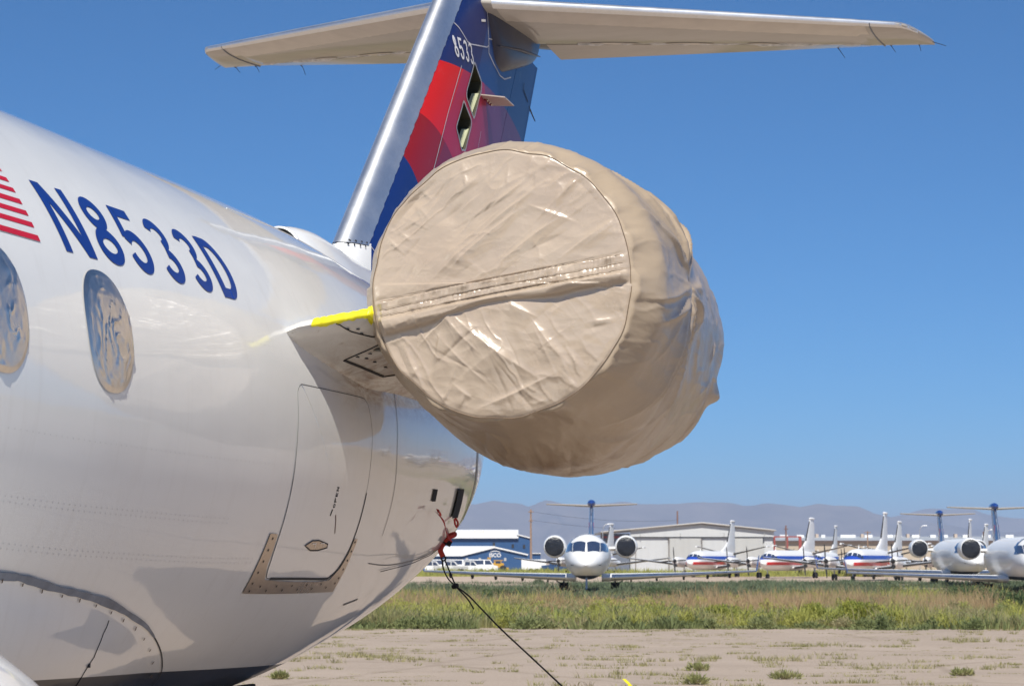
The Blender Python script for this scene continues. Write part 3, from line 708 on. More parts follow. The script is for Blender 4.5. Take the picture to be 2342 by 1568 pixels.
# bullet fairing between fin and tailplane
bys = [16.60, 16.72, 16.86, 17.03, 17.25, 17.48, 17.70, 17.87, 18.02, 18.09]; bz = [5.68, 5.50, 5.345, 5.315, 5.365, 5.43, 5.49, 5.545, 5.62, 5.68]; bw = [0.165, 0.185, 0.205, 0.22, 0.225, 0.22, 0.20, 0.175, 0.12, 0.06]
secs = []
for y in np.linspace(16.6, 18.09, 44):
    w = float(pchip(bys, bw, y)); zl_ = float(pchip(bys, bz, y)); s = []
    for i in range(33):
        t = i/32*PI; cx_ = math.cos(t); s_ = math.sin(t); s.append((w*math.copysign(abs(cx_)**0.45, cx_), y, 5.86 - (5.86-zl_)*s_**0.6))
    secs.append(s)
BUL = simple('bullet_navy_paint', (0.004, 0.009, 0.04), 0.4, coat=0.2, var=0.08, scale=3)
bul = G().loft(secs, closed=False, cap=False).build('bullet_fairing', BUL, jet, angle=None)
G().tube([(0.19, 16.80, 5.47), (0.232, 17.2, 5.52), (0.228, 17.55, 5.555), (0.20, 17.8, 5.59)], [0.004, 0.010, 0.010, 0.004], 8).build('fairing_bead', BUL, bul)
# top cap of the tail, above the frame
secs = []
for y in np.linspace(16.2, 19.0, 30):
    t = (y-16.2)/2.8; w = 0.21*math.sin(PI*min(1, t*0.9+0.08))**0.6; secs.append([(w*math.cos(2*PI*i/20), y, 5.93 + 0.22*math.sin(PI*min(1, t*0.85+0.1))*math.sin(2*PI*i/20)) for i in range(20)])
G().loft(secs).build('tail_cap', BUL, jet)

# ---- tailplane and elevators
TLE = lambda x: 16.40 + 0.655*x + (0.60*((x-2.94)/0.19)**1.8 if x > 2.94 else 0)
THG = lambda x: 17.62 + 0.445*x
TTE = lambda x: 18.07 + 0.41*x
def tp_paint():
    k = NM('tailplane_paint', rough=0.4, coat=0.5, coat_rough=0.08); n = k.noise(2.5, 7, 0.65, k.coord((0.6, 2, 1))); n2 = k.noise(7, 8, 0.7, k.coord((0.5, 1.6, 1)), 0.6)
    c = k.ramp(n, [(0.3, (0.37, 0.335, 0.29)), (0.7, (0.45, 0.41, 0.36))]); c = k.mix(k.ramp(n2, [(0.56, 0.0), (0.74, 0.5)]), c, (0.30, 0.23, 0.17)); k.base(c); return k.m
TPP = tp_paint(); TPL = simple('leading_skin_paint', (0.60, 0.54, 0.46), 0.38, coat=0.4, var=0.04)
SEAL = simple('white_sealant', (0.66, 0.66, 0.64), 0.6, var=0.15, scale=20)
def tpsec(x, sx, u0, u1, n, extra=0.0):
    le = TLE(x); te = TTE(x) if x < 2.62 else max(TTE(2.62) - 0.16 + 0.33*(x-2.62), le+0.03); c = te-le; zl_ = 5.735 + 0.045*x; zh = 5.705 + 0.052*x; zt_ = 5.615 + 0.098*x
    if x > 2.62: zt_ = zh + 0.005
    uh = (THG(x)-le)/c if x < 2.62 else 0.99; tc = 0.105; U = np.linspace(0, 1, n); U = u0 + (u1-u0)*(U**1.6 if u0 == 0 else U)
    def zc(u): return lerp(zl_, zh, u/uh) if u < uh else lerp(zh, zt_, (u-uh)/(1-uh+1e-6))
    up_ = [(sx*x, le+c*u, zc(u) + tc*c*0.95*float(naca(np.array(min(u, 1.0)))) + extra) for u in U]; lo = [(sx*x, le+c*u, zc(u) - tc*c*0.85*float(naca(np.array(min(u, 1.0)))) - extra) for u in U[::-1]]
    return lo + up_[1:] if u0 == 0 else lo + up_
for sx in (-1, 1):
    xs = np.concatenate([np.linspace(0.10, 2.6, 40), np.linspace(2.64, 3.12, 26)])
    hin = lambda x: (THG(x)-TLE(x))/(TTE(x)-TLE(x)) if x < 2.62 else 0.995
    lew = lambda x: 0.30/max(0.35, (TTE(min(x, 2.6))-TLE(x)))
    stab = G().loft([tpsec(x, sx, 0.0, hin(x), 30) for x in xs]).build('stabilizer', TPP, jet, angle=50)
    G().loft([tpsec(x, sx, 0.0, lew(x) + 0.006*math.sin(x*70), 18, 0.002) for x in np.linspace(0.22, 2.70, 80)], closed=False, cap=False).build('stabilizer_leading_skin', TPL, stab, angle=None)
    G().loft([tpsec(x, sx, 0.0, 0.028 if x < 2.7 else 0.035, 12, 0.005) for x in np.linspace(0.2, 3.05, 60)], closed=False, cap=False).build('stabilizer_leading_edge', POLISH, stab, angle=None)
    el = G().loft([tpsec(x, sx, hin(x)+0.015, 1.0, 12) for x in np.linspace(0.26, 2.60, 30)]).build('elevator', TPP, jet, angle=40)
    # sealant smeared along the hinge joint
    pts = []; rs = []
    for x in np.linspace(0.5, 2.58, 120):
        le = TLE(x); c = TTE(x)-le; u = hin(x); zz = lerp(5.705, 5.705, 0) + 0.052*x - 0.105*c*0.85*float(naca(np.array(u))) + 0.004
        lp = tpsec(x, sx, 0.0, hin(x), 30)[0]; pts.append((sx*x, lp[1]-0.03+0.008*float(vnoise(np.array(x*9), np.array(1.0), 3)), lp[2]+0.002)); rs.append(0.015*(1.0+0.75*float(vnoise(np.array(x*14), np.array(4.0), 6))))
    G().tube(pts, rs, 6).build('hinge_sealant', SEAL, stab)
    for x0_, x1_ in ((0.6, 0.95), (1.15, 1.5), (1.75, 1.98)):
        g = G()
        for x in np.linspace(x0_, x1_, 7):
            le = TLE(x); c = TTE(x)-le; u = hin(x); zz = tpsec(x, sx, 0.0, u, 30)[0][2] - 0.004; w_ = 0.045*math.sin(PI*(0.12+0.76*(x-x0_)/(x1_-x0_)))
            g.v += [(sx*x, THG(x)-0.05-w_, zz-0.004), (sx*x, THG(x)-0.05+w_, zz-0.002)]
        g.f = [(2*i, 2*i+1, 2*i+3, 2*i+2) for i in range(6)]; g.build('hinge_cover', TPL, stab)
    # tip joint and static wicks
    g = G(); g.tube([p for p in tpsec(2.735, sx, 0.0, 0.99, 16, 0.002)][:16], 0.006, 5); g.build('tip_joint', GREYSEAL, stab)
    for (x, y, z, dx, dy, dz) in ((2.35, TTE(2.35), 5.615+0.098*2.35, 0.03, 0.16, -0.05), (2.78, 19.03, 5.85, 0.02, 0.12, -0.03), (3.0, 19.08, 5.86, 0.0, 0.10, -0.03), (3.10, 19.0, 5.87, 0.11, 0.11, -0.02)):
        G().tube([(sx*x, y-0.03, z), (sx*(x+dx*0.2), y+dy*0.25, z+dz*0.2), (sx*(x+dx), y+dy, z+dz)], [0.006, 0.0028, 0.0022], 6).build('static_wick', DARK, el if x < 2.6 else stab)
G().tube([(0, 18.17, 5.27), (0, 18.36, 5.18)], [0.008, 0.004], 6).build('static_wick', DARK, rud)

# ---- engine pylon with worn paint, panel joints and tape
def pylon_mat():
    k = NM('pylon_worn_paint', rough=0.38, coat=0.6, coat_rough=0.06); n = k.noise(2.5, 7, 0.7); c = k.ramp(n, [(0.3, (0.58, 0.55, 0.49)), (0.65, (0.70, 0.68, 0.63))])
    s_ = k.noise(4.2, 9, 0.72, k.coord((1.0, 0.7, 1.4)), 1.5); o = k.xyz(); reg_ = k.math('MULTIPLY', k.math('SUBTRACT', o[1], 10.65), 1.6, clamp=True)
    c = k.mix(k.math('MULTIPLY', reg_, k.ramp(s_, [(0.43, 0.0), (0.60, 0.9)])), c, (0.27, 0.15, 0.07))
    s2 = k.noise(14, 6, 0.7); c = k.mix(k.ramp(s2, [(0.63, 0.0), (0.7, 0.5)]), c, (0.33, 0.25, 0.17)); k.base(c); return k.m
PYL = pylon_mat()
def pyl_le(x): return 10.40 + 1.30*max(0, x-1.32)
def pylsec(x, n=22):
    le = pyl_le(x); te = 13.6; zt_ = 2.80 + 0.40*(x-1.32); flare = max(0.0, (1.42-x))/0.25
    zb_ = 2.565 + 0.25*(x-1.32) - 0.06*min(1, flare)**2; zm = zt_ - 0.035; out = []
    for i in range(n):        # lower, from rear to front
        t = (1-i/(n-1))**1.8; s = min(1, (t*3.2/0.55)) ; out.append((x, le + t*(te-le), zm - (zm-zb_)*min(1, t*(te-le)/1.0)**0.62 + 0.12*max(0, t-0.35)))
    for i in range(1, n):
        t = (i/(n-1))**1.8; out.append((x, le + t*(te-le), zm + (zt_-zm)*math.sin(PI/2*min(1, (t*(te-le)/0.06)))**0.7))
    return out
pyl = G().loft([pylsec(x) for x in np.linspace(0.95, 1.95, 36)], cap=True).build('engine_pylon', PYL, jet, angle=50)
def pyl_low(x, y, off=0.003):
    s = pylsec(x, 60)[:60]; ysl = [p[1] for p in s][::-1]; zsl = [p[2] for p in s][::-1]; return (x, y, float(np.interp(y, ysl, zsl)) - off)
def pyl_line(pts, r, name='panel_joint', mat=None):
    out = []
    for p, q in zip(pts[:-1], pts[1:]):
        for i in range(12): out.append(pyl_low(lerp(p[0], q[0], i/12), lerp(p[1], q[1], i/12)))
    out.append(pyl_low(*pts[-1])); G().tube(out, r, 5).build(name, mat or DARK, pyl)
pyl_line([(1.445, 10.575), (1.455, 10.60), (1.475, 10.70), (1.52, 10.85), (1.58, 10.97)], 0.0032); pyl_line([(1.36, 10.91), (1.47, 10.95), (1.60, 10.985)], 0.0035); pyl_line([(1.36, 10.91), (1.38, 11.1), (1.40, 11.35)], 0.008); pyl_line([(1.40, 11.36), (1.52, 11.5), (1.66, 11.62)], 0.0035)
for (x, y) in ((1.47, 10.66), (1.50, 10.77), (1.54, 10.88), (1.41, 10.96), (1.43, 11.03), (1.46, 11.0), (1.44, 11.12), (1.50, 10.72), (1.45, 11.25), (1.52, 11.07)):
    G().disc(pyl_low(x, y), 0.010, 2, 0.004, 8).build('pylon_fastener', DARK, pyl)
G().disc(pyl_low(1.50, 11.03), 0.045, 2, 0.006, 20).build('drain_plate', simple('drain_metal', (0.22, 0.20, 0.15), 0.4, metal=0.6), pyl)
# ---- engine wrapped in its tan vinyl cover
XE, ZE, YF, RF = 2.213, 3.005, 10.72, 0.64
def vinyl():
    k = NM('tan_vinyl', rough=0.30, spec=0.5, coat=1.0, coat_rough=0.06); n = k.noise(2.0, 6, 0.6); n2 = k.noise(60, 3)
    c = k.ramp(n, [(0.3, (0.40, 0.312, 0.232)), (0.7, (0.445, 0.355, 0.265))]); k.base(c)
    k.rough(k.ramp(k.noise(5, 5, 0.6), [(0.3, 0.24), (0.7, 0.38)])); h = k.math('ADD', k.math('MULTIPLY', k.noise(11, 5, 0.6, None, 0.8), 1.0), k.math('MULTIPLY', n2, 0.05)); 
    wc = k.n.new('ShaderNodeVectorMath'); wc.operation = 'ADD'; nz = k.n.new('ShaderNodeTexNoise'); nz.inputs['Scale'].default_value = 2.5; k.L(k.coord(), nz.inputs['Vector']); sc_ = k.n.new('ShaderNodeVectorMath'); sc_.operation = 'SCALE'; sc_.inputs['Scale'].default_value = 0.25
    k.L(nz.outputs['Color'], sc_.inputs[0]); k.L(k.coord(), wc.inputs[0]); k.L(sc_.outputs[0], wc.inputs[1])
    rot = k.n.new('ShaderNodeMapping'); rot.inputs['Rotation'].default_value = (0, 0.7, 0); rot.inputs['Scale'].default_value = (0.55, 1, 1.3); k.L(wc.outputs[0], rot.inputs[0])
    v1 = k.voro(7.0, rot.outputs[0]); v2 = k.voro(17.0, rot.outputs[0]); v3 = k.voro(38.0, wc.outputs[0])
    hv = k.math('ADD', k.math('MULTIPLY', v1, 0.5), k.math('ADD', k.math('MULTIPLY', v2, 0.22), k.math('MULTIPLY', v3, 0.06)))
    k.bump(k.math('ADD', hv, k.math('MULTIPLY', h, 0.04)), 0.24, 0.05); return k.m
VIN = vinyl()
def vinyl_dirty():
    k = NM('tan_vinyl_sleeve', rough=0.30, spec=0.55, coat=0.2, coat_rough=0.12); n = k.noise(2.0, 6, 0.6); o = k.xyz()
    c = k.ramp(n, [(0.3, (0.375, 0.29, 0.20)), (0.7, (0.42, 0.33, 0.235))])
    # dusty oil patch low on the inner side
    d = k.n.new('ShaderNodeVectorMath'); d.operation = 'DISTANCE'; k.L(k.coord(), d.inputs[0]); d.inputs[1].default_value = (2.2, 11.55, 2.14)
    m = k.math('MULTIPLY', k.math('SUBTRACT', 0.62, d.outputs['Value']), 2.5, clamp=True); m = k.math('MULTIPLY', m, k.ramp(k.noise(5, 7, 0.7, k.coord((2.5, 0.7, 1)), 0.5), [(0.40, 0.0), (0.62, 0.9)]))
    c = k.mix(m, c, (0.24, 0.155, 0.085)); k.base(c); k.rough(k.ramp(k.noise(5, 5, 0.6), [(0.3, 0.32), (0.7, 0.46)]))
    
    wc = k.n.new('ShaderNodeVectorMath'); wc.operation = 'ADD'; nz = k.n.new('ShaderNodeTexNoise'); nz.inputs['Scale'].default_value = 2.0; k.L(k.coord(), nz.inputs['Vector']); sc_ = k.n.new('ShaderNodeVectorMath'); sc_.operation = 'SCALE'; sc_.inputs['Scale'].default_value = 0.3
    k.L(nz.outputs['Color'], sc_.inputs[0]); k.L(k.coord((1.2, 0.42, 1.2)), wc.inputs[0]); k.L(sc_.outputs[0], wc.inputs[1]); v1 = k.voro(6.5, wc.outputs[0]); v2 = k.voro(16.0, wc.outputs[0])
    k.bump(k.math('ADD', k.math('ADD', k.math('MULTIPLY', v1, 0.5), k.math('MULTIPLY', v2, 0.2)), k.math('MULTIPLY', k.noise(9, 5, 0.6, k.coord((1, 0.4, 1)), 0.8), 0.08)), 0.24, 0.05); return k.m
VIN2 = vinyl_dirty()
STITCH = simple('dark_stitch', (0.16, 0.11, 0.07), 0.8)  # dark brown for the seam and band stitch lines
cover = thing('engine_cover', 'tan vinyl cover wrapped around the jet engine beside the fuselage', 'engine cover', (0, 0, 0), (0, BANK, 0))

def creases(P, Q, segs):
    h = np.zeros_like(P)
    for (x0, z0, ang, ln, w, am) in segs:
        ca, sa = math.cos(ang), math.sin(ang); t = (P-x0)*ca + (Q-z0)*sa; d = -(P-x0)*sa + (Q-z0)*ca + 0.05*ln*np.sin(t/ln*2.2 + ang*7)
        win = np.clip(1 - np.abs(t)/(ln/2), 0, 1); win = win*win*(3-2*win); ww = w*(0.35+0.65*win)
        prof = np.where(d > 0, np.exp(-np.abs(d)/ww), np.exp(-np.abs(d)/(ww*3.2))); h += am*win*prof
    return h
# front panel
RI = np.concatenate([np.linspace(0, 0.9, 150), np.linspace(0.904, 1.0, 30)]); nth = 560; th = np.linspace(0, 2*PI, nth, endpoint=False)
Rg, Tg = np.meshgrid(RI, th, indexing='ij'); fx = RF*Rg*np.cos(Tg); fz = RF*Rg*np.sin(Tg)
r_ = np.random.RandomState(21); segs = []
for i in range(46):          # upper half: folds that climb to the right
    segs.append((r_.uniform(-0.5, 0.5), r_.uniform(0.02, 0.55), math.radians(r_.normal(40, 14)), r_.uniform(0.12, 0.5), r_.uniform(0.006, 0.022), r_.uniform(-0.006, 0.008)))
for (x0, z0, an, ln, w, am) in ((-0.06, 0.20, 42, 0.55, 0.016, 0.013), (0.02, 0.31, 38, 0.45, 0.014, 0.011), (-0.18, 0.14, 44, 0.42, 0.014, 0.012), (0.16, 0.20, 34, 0.4, 0.012, 0.009), (0.25, 0.33, -25, 0.3, 0.012, 0.008), (-0.05, 0.42, 60, 0.3, 0.012, 0.009)):
    segs.append((x0, z0, math.radians(an), ln, w, am))
for i in range(40):          # lower half: slack cloth, steep folds running down to the left and right
    segs.append((r_.uniform(-0.5, 0.5), r_.uniform(-0.58, -0.12), math.radians(r_.choice([-52, -35, -70, 30]) + r_.normal(0, 10)), r_.uniform(0.1, 0.45), r_.uniform(0.006, 0.02), r_.uniform(-0.006, 0.008)))
for (x0, z0, an, ln, w, am) in ((0.0, -0.28, -36, 0.66, 0.040, 0.024), (-0.17, -0.23, -42, 0.34, 0.022, 0.012), (0.27, -0.27, -45, 0.36, 0.022, 0.012), (0.12, -0.12, -30, 0.22, 0.016, 0.008), (0.1, -0.5, 20, 0.5, 0.016, 0.010), (-0.3, -0.33, 75, 0.3, 0.016, 0.009)):
    segs.append((x0, z0, math.radians(an), ln, w, am))
for i in range(44):          # short puckers round the seam
    a = r_.uniform(0, 2*PI); q = r_.uniform(0.50, 0.64); segs.append((q*math.cos(a), q*math.sin(a), a + r_.normal(0, 0.25), r_.uniform(0.08, 0.24), r_.uniform(0.004, 0.009), r_.uniform(0.002, 0.006)))
lin = lambda x: (2.916-ZE) + (3.151-2.916)*(x + XE - 1.60)/1.244         # top edge of the stitched band
s_ = (lin(fx) - fz)*math.cos(math.atan(0.189))                            # metres below the band's top edge
tal = fx
rdg = lambda x, y, s: (1-np.abs(fbm(x, y, s, 2))*2.4)
cu, cv = fx*0.77+fz*0.64, -fx*0.64+fz*0.77
h = 1.5*creases(fx, fz, segs) + 0.020*fbm(fx*2.3, fz*2.3, 31, 2) + 0.0012*fbm(fx*9+3*fz, fz*7, 33, 2)
h += np.where(fz > lin(fx), 0.0040*np.clip(rdg(cu*2.2, cv*8+0.6*fbm(cu*3, cv*3, 35), 36), 0, 1)**4 + 0.0010*np.clip(rdg(cu*5+3, cv*18, 37), 0, 1)**3, 0.0040*np.clip(rdg(cu*8+0.6*fbm(cu*3, cv*3, 38), cv*2.6, 39), 0, 1)**4 + 0.0010*np.clip(rdg(cu*17, cv*6, 40), 0, 1)**3)
fade = np.clip(np.abs(s_-0.04)/0.10, 0.15, 1); h = h*fade
gather = 0.0016*np.sin(tal*2*PI/0.034 + 14*fbm(tal*5, s_*0, 41, 3)) + 0.006*vnoise(tal*17, s_*20, 44) + 0.003*vnoise(tal*48, s_*30, 45)
inb = np.clip(s_/0.006, 0, 1)*np.clip((0.078-s_)/0.006, 0, 1); h += inb*(0.012 + gather)
e = np.abs(s_-0.000); h -= 0.006*np.exp(-(e/0.004)**2); h -= 0.006*np.exp(-((s_-0.045)/0.004)**2)*0.7
amp = (0.022 + 0.028*np.clip(0.5+0.7*fbm(tal*2.6, 0*tal, 52, 3), 0, 1)); low = 0.125 + 0.035*fbm(tal*3.1, 0*tal+3, 57, 2)
fold = np.clip((s_-0.075)/0.02, 0, 1)*np.where(s_ < low, 1.0, np.exp(-((s_-low)/0.010)**2)); h += amp*fold*(0.75+0.25*np.sin((s_-0.075)/np.maximum(low-0.075, 0.02)*PI))
h += inb*0 + 0.006*vnoise(tal*9, s_*55, 61)*np.clip((s_-0.07)/0.02, 0, 1)*np.clip((low-s_)/0.02, 0, 1)
dome = 0.035*(1-Rg**2)*np.where(fz < 0, 1.25, 0.7)
edge_in = np.clip((1-Rg)/0.035, 0, 1); h = h*np.clip((1-Rg)/0.06, 0.12, 1) - 0.004*np.exp(-((1-Rg)/0.012)**2)
rimw = 0.012*vnoise(Tg*9/PI*2 + 50, 0*Tg, 71)*np.clip((Rg-0.8)/0.2, 0, 1)
V = np.stack([XE + fx*(1+rimw), YF - dome - h - 0.006*vnoise(Tg*5, Rg*3, 75)*Rg, ZE + fz*(1+rimw)], -1).reshape(-1, 3)
ob('front_panel', mesh('front_panel', V, grid_faces(len(RI), nth, True)), VIN, cover)
front_rim = V.reshape(len(RI), nth, 3)[-1]; front_grid = V.copy()
# sleeve
YN = [10.72, 10.95, 11.5, 12.2, 12.9, 13.5, 13.9, 14.0]
RS = [0.64, 0.743, 0.724, 0.634, 0.535, 0.435, 0.36, 0.05]; RT = [0.64, 0.719, 0.719, 0.697, 0.62, 0.505, 0.411, 0.05]; RB = [0.64, 0.695, 0.871, 0.864, 0.775, 0.69, 0.60, 0.05]
nys = 210; uq = np.linspace(0, 1, nys); Ys = YF + 3.28*(0.35*uq**2 + 0.65*uq); nts = 520; ts = np.linspace(0, 2*PI, nts, endpoint=False)
Yg, Tg = np.meshgrid(Ys, ts, indexing='ij')
rs = pchip(YN, RS, Yg); rt = pchip(YN, RT, Yg); rb = pchip(YN, RB, Yg); sn = np.sin(Tg); hh = np.where(sn > 0, rt, rb)
hp = np.abs(np.cos(Tg))
px_ = rs*np.cos(Tg); pz_ = hh*sn
ang = np.where(Tg > PI, Tg-2*PI, Tg); AL = ang*0.70; YL = Yg - YF
segs = []; r_ = np.random.RandomState(5)
for i in range(60): segs.append((r_.uniform(0.0, 2.6), r_.uniform(-2.2, 2.2), math.radians(r_.normal(0, 22)), r_.uniform(0.3, 1.3), r_.uniform(0.010, 0.03), r_.uniform(-0.012, 0.014)))
STAR = (0.92, 0.09)          # the pinch on the outer side where a strap gathers the cloth
for i in range(26):
    a = 2*PI*i/26 + r_.normal(0, 0.12); ln = r_.uniform(0.35, 1.1); segs.append((STAR[0] + 0.5*ln*math.cos(a)*0.9, STAR[1] + 0.5*ln*math.sin(a)*0.9, a, ln, r_.uniform(0.010, 0.024), r_.uniform(0.014, 0.030)))
for i in range(22): segs.append((r_.uniform(1.5, 2.9), r_.uniform(-1.3, 1.3), math.radians(r_.normal(75, 20)), r_.uniform(0.2, 0.8), r_.uniform(0.012, 0.03), r_.uniform(-0.010, 0.016)))
h = 1.3*creases(YL, AL, segs) + 0.020*fbm(YL*1.6, AL*2.4+9, 81, 3) + 0.003*fbm(YL*2.5, AL*9, 84, 2) + 0.005*np.clip(1-np.abs(fbm(YL*1.5, AL*7+0.7*fbm(YL*2, AL*3, 85), 86, 2))*2.4, 0, 1)**4 + 0.0012*np.clip(1-np.abs(fbm(YL*3, AL*20, 87, 2))*2.4, 0, 1)**3
dst = np.sqrt((YL-STAR[0])**2 + (AL-STAR[1])**2); h -= 0.03*np.exp(-(dst/0.07)**2) + 0.015*np.exp(-dst/0.30)
h += 0.020*np.clip(vnoise(ang*6.3, YL*2, 91), -0.4, 1)*np.exp(-YL/0.10)*np.clip(YL/0.02, 0, 1) + 0.012*np.abs(vnoise(ang*14, YL*4, 93))*np.exp(-YL/0.06)*np.clip(YL/0.01, 0, 1)
h -= 0.013*np.exp(-((YL-0.94-0.07*np.sin(ang*1.5))/0.045)**2)*np.clip(0.35+np.cos(ang-0.4), 0, 1)*0.8
h += 0.06*np.exp(-((AL+0.37)/0.07)**2)*np.clip((YL-2.85)/0.25, 0, 1)
h *= np.clip(YL/0.012, 0, 1)
nx_ = np.cos(Tg); nz_ = sn
X = XE + px_ + nx_*h; Z = ZE + pz_ + nz_*h - 0.02*np.clip(-sn, 0, 1)*np.clip(vnoise(YL*3, ang*2, 99), 0, 1)
V = np.stack([X, Yg, Z], -1)
fr = front_rim[(np.round(np.arange(nts)/nts*nth).astype(int)) % nth]; V[0] = fr + np.array([0, 0.002, 0])
ob('sleeve', mesh('sleeve', V.reshape(-1, 3), grid_faces(nys, nts, True)), VIN2, cover)
# stitched seam round the front and stitch lines of the band
g = G(); g.tube([tuple(front_rim[(i*3) % nth] + np.array([0, -0.002, 0])) for i in range(nth//3 + 1)], 0.0018, 5, cap=False); g.build('rim_stitching', STITCH, cover)
FV = V_face = front_grid
for s0 in (0.002, 0.045, 0.076):
    pts = []
    for x in np.linspace(-0.60, 0.60, 160):
        z = float(lin(np.array(x))) - s0/math.cos(math.atan(0.189))
        if x*x + z*z > 0.615**2: continue
        i = int(np.argmin((FV[:, 0]-XE-x)**2 + (FV[:, 2]-ZE-z)**2)); pts.append((FV[i, 0], FV[i, 1]-0.0012, FV[i, 2]))
    G().tube([pts[0]] + [tuple((np.array(a)+np.array(b)+np.array(c))/3) for a, b, c in zip(pts[:-2], pts[1:-1], pts[2:])] + [pts[-1]], 0.0011, 4).build('band_stitching', STITCH, cover)
# yellow tape along the pylon's front edge
YEL = NM('yellow_tape', (0.80, 0.72, 0.02), 0.4); YEL.base(YEL.ramp(YEL.noise(25, 4), [(0.3, (0.72, 0.62, 0.01)), (0.7, (0.86, 0.80, 0.03))])); YEL = YEL.m
tape = thing('tape_strip', 'bright yellow tape stuck along the front edge of the engine pylon', 'tape', (0, 0, 0), (0, BANK, 0))
def pyl_arc(x, d, off=0.004):
    "point at arc length d from the nose of the pylon section; negative is the lower side"
    n = 160; sec = pylsec(x, n); st_ = 1 if d >= 0 else -1; i = n-1; acc = 0
    while acc < abs(d) and 0 < i < len(sec)-1:
        acc += math.hypot(sec[i+st_][1]-sec[i][1], sec[i+st_][2]-sec[i][2]); i += st_
    return (x, sec[i][1]-off, sec[i][2] + (off*0.6 if d > 0.02 else -off*0.3))
V = []; nx2 = 44
for i in range(nx2+1):
    x = lerp(1.365, 1.60, i/nx2); w0 = -0.018 - 0.008*float(vnoise(np.array(i*0.35), np.array(0.0), 2)); w1 = 0.045 + 0.012*float(vnoise(np.array(i*0.5), np.array(3.0), 2))
    for j in range(11): V.append(pyl_arc(x, lerp(w0, w1, j/10), 0.004 + 0.0015*float(vnoise(np.array(i*0.8), np.array(j*0.9), 12))))
ob('tape_band', mesh('tape_band', V, grid_faces(nx2+1, 11)), YEL, tape)
V = []; n2 = 18
for i in range(n2+1):
    x = lerp(1.552, 1.612, i/n2)
    for j in range(15): V.append(pyl_arc(x, lerp(-0.085 + 0.018*math.sin(i*0.7), 0.06, j/14), 0.011 + 0.006*float(vnoise(np.array(i*0.9), np.array(j*0.7), 8))))
ob('tape_wrap', mesh('tape_wrap', V, grid_faces(n2+1, 15)), YEL, tape)

# ---- tail tie-down: red strap, ring and black cord to the ground
def at_px(px, py, depth): return W(depth, (px-1171)/5464*depth, CZ - (py-1279)/5464*depth*1.004)
RB_ = Matrix.Rotation(BANK, 3, 'Y'); pt = RB_ @ Vector(fus(np.array(13.9), np.array(-0.60), 0.005)); dS = (pt - Vector((CX, 0, CZ))).dot(FH)
rope = thing('tie_down_rope', 'black cord and red strap tying the tail down to the ground', 'rope', tuple(at_px(1510, 1775, dS-4.0)))
ro = Vector(rope.location)
g = G()
def strap(pts, w, name='red_strap'):
    V = []; n = len(pts)
    for i in range(n):
        p = Vector(pts[i]) - ro; t = (Vector(pts[min(i+1, n-1)]) - Vector(pts[max(i-1, 0)])).normalized(); s = t.cross(FH).normalized()*w/2
        for dd in (-0.004, 0.004): V += [tuple(p - s + FH*dd), tuple(p + s + FH*dd)]
    Fs = []
    for i in range(n-1):
        a = 4*i; b = 4*(i+1); Fs += [(a, a+1, b+1, b), (a+2, b+2, b+3, a+3), (a, b, b+2, a+2), (a+1, a+3, b+3, b+1)]
    return ob(name, mesh(name, V, Fs, True, 40), RIB, rope)
def sp(pts, n=6): return [Vector(p) for p in smooth_poly3(pts, n)]
def smooth_poly3(pts, n):
    P = [np.array(p, float) for p in pts]; out = []; m = len(P)
    for i in range(m-1):
        p0 = P[max(i-1, 0)]; p1 = P[i]; p2 = P[i+1]; p3 = P[min(i+2, m-1)]
        for k in range(n):
            t = k/n; out.append(0.5*((2*p1)+(-p0+p2)*t+(2*p0-5*p1+4*p2-p3)*t*t+(-p0+3*p1-3*p2+p3)*t**3))
    out.append(P[-1]); return out
dF = dS - 0.06
strap(sp([at_px(1026, 1232, dS), at_px(1013, 1245, dF-0.02), at_px(1008, 1258, dF-0.03), at_px(1014, 1272, dF)]), 0.032)
strap(sp([at_px(1016, 1240, dF), at_px(1028, 1230, dF-0.04), at_px(1041, 1224, dF-0.02), at_px(1040, 1219, dF), at_px(1026, 1224, dF+0.02), at_px(1017, 1232, dF+0.02)]), 0.02)
G().box(at_px(1024, 1240, dF)-ro, (0.05, 0.02, 0.035), rz=PSI, ry=0.5).build('buckle', BLK, rope)
rp = [at_px(1015 + 5*math.cos(a), 1276 + 5*math.sin(a), dF) - ro for a in np.linspace(0, 2*PI, 17)]
CORD = simple('black_cord', (0.012, 0.012, 0.013), 0.7)
G().tube(rp, 0.005, 6, cap=False).build('ring', CORD, rope)
c1 = sp([at_px(1012, 1280, dF), at_px(1015, 1300, dF-0.03), at_px(1026, 1322, dF-0.05), at_px(1041, 1337, dF-0.08)]); c2 = sp([at_px(1018, 1280, dF), at_px(1028, 1303, dF), at_px(1036, 1322, dF-0.04), at_px(1043, 1338, dF-0.08)])
for c in (c1, c2): G().tube([p-ro for p in c], 0.0046, 6).build('cord_loop', CORD, rope)
G().tube([at_px(1036, 1341, dF-0.08)-ro, at_px(1041, 1338, dF-0.09)-ro, at_px(1048, 1336, dF-0.08)-ro], [0.012, 0.018, 0.012], 8).build('knot', CORD, rope)
main = sp([at_px(1042, 1338, dF-0.08), at_px(1070, 1358, dF-0.2), at_px(1100, 1388, dF-0.4), at_px(1145, 1434, dF-0.7), at_px(1210, 1494, dF-1.1), at_px(1290, 1568, dF-1.7), at_px(1400, 1672, dF-2.6), ro])
G().tube([p-ro for p in main], 0.0048, 6).build('cord', CORD, rope)
G().tube([p-ro for p in sp([at_px(1042, 1338, dF-0.08), at_px(1056, 1352, dF-0.1), at_px(1072, 1370, dF-0.12), at_px(1084, 1390, dF-0.14)])], 0.0044, 6).build('cord_end', CORD, rope)
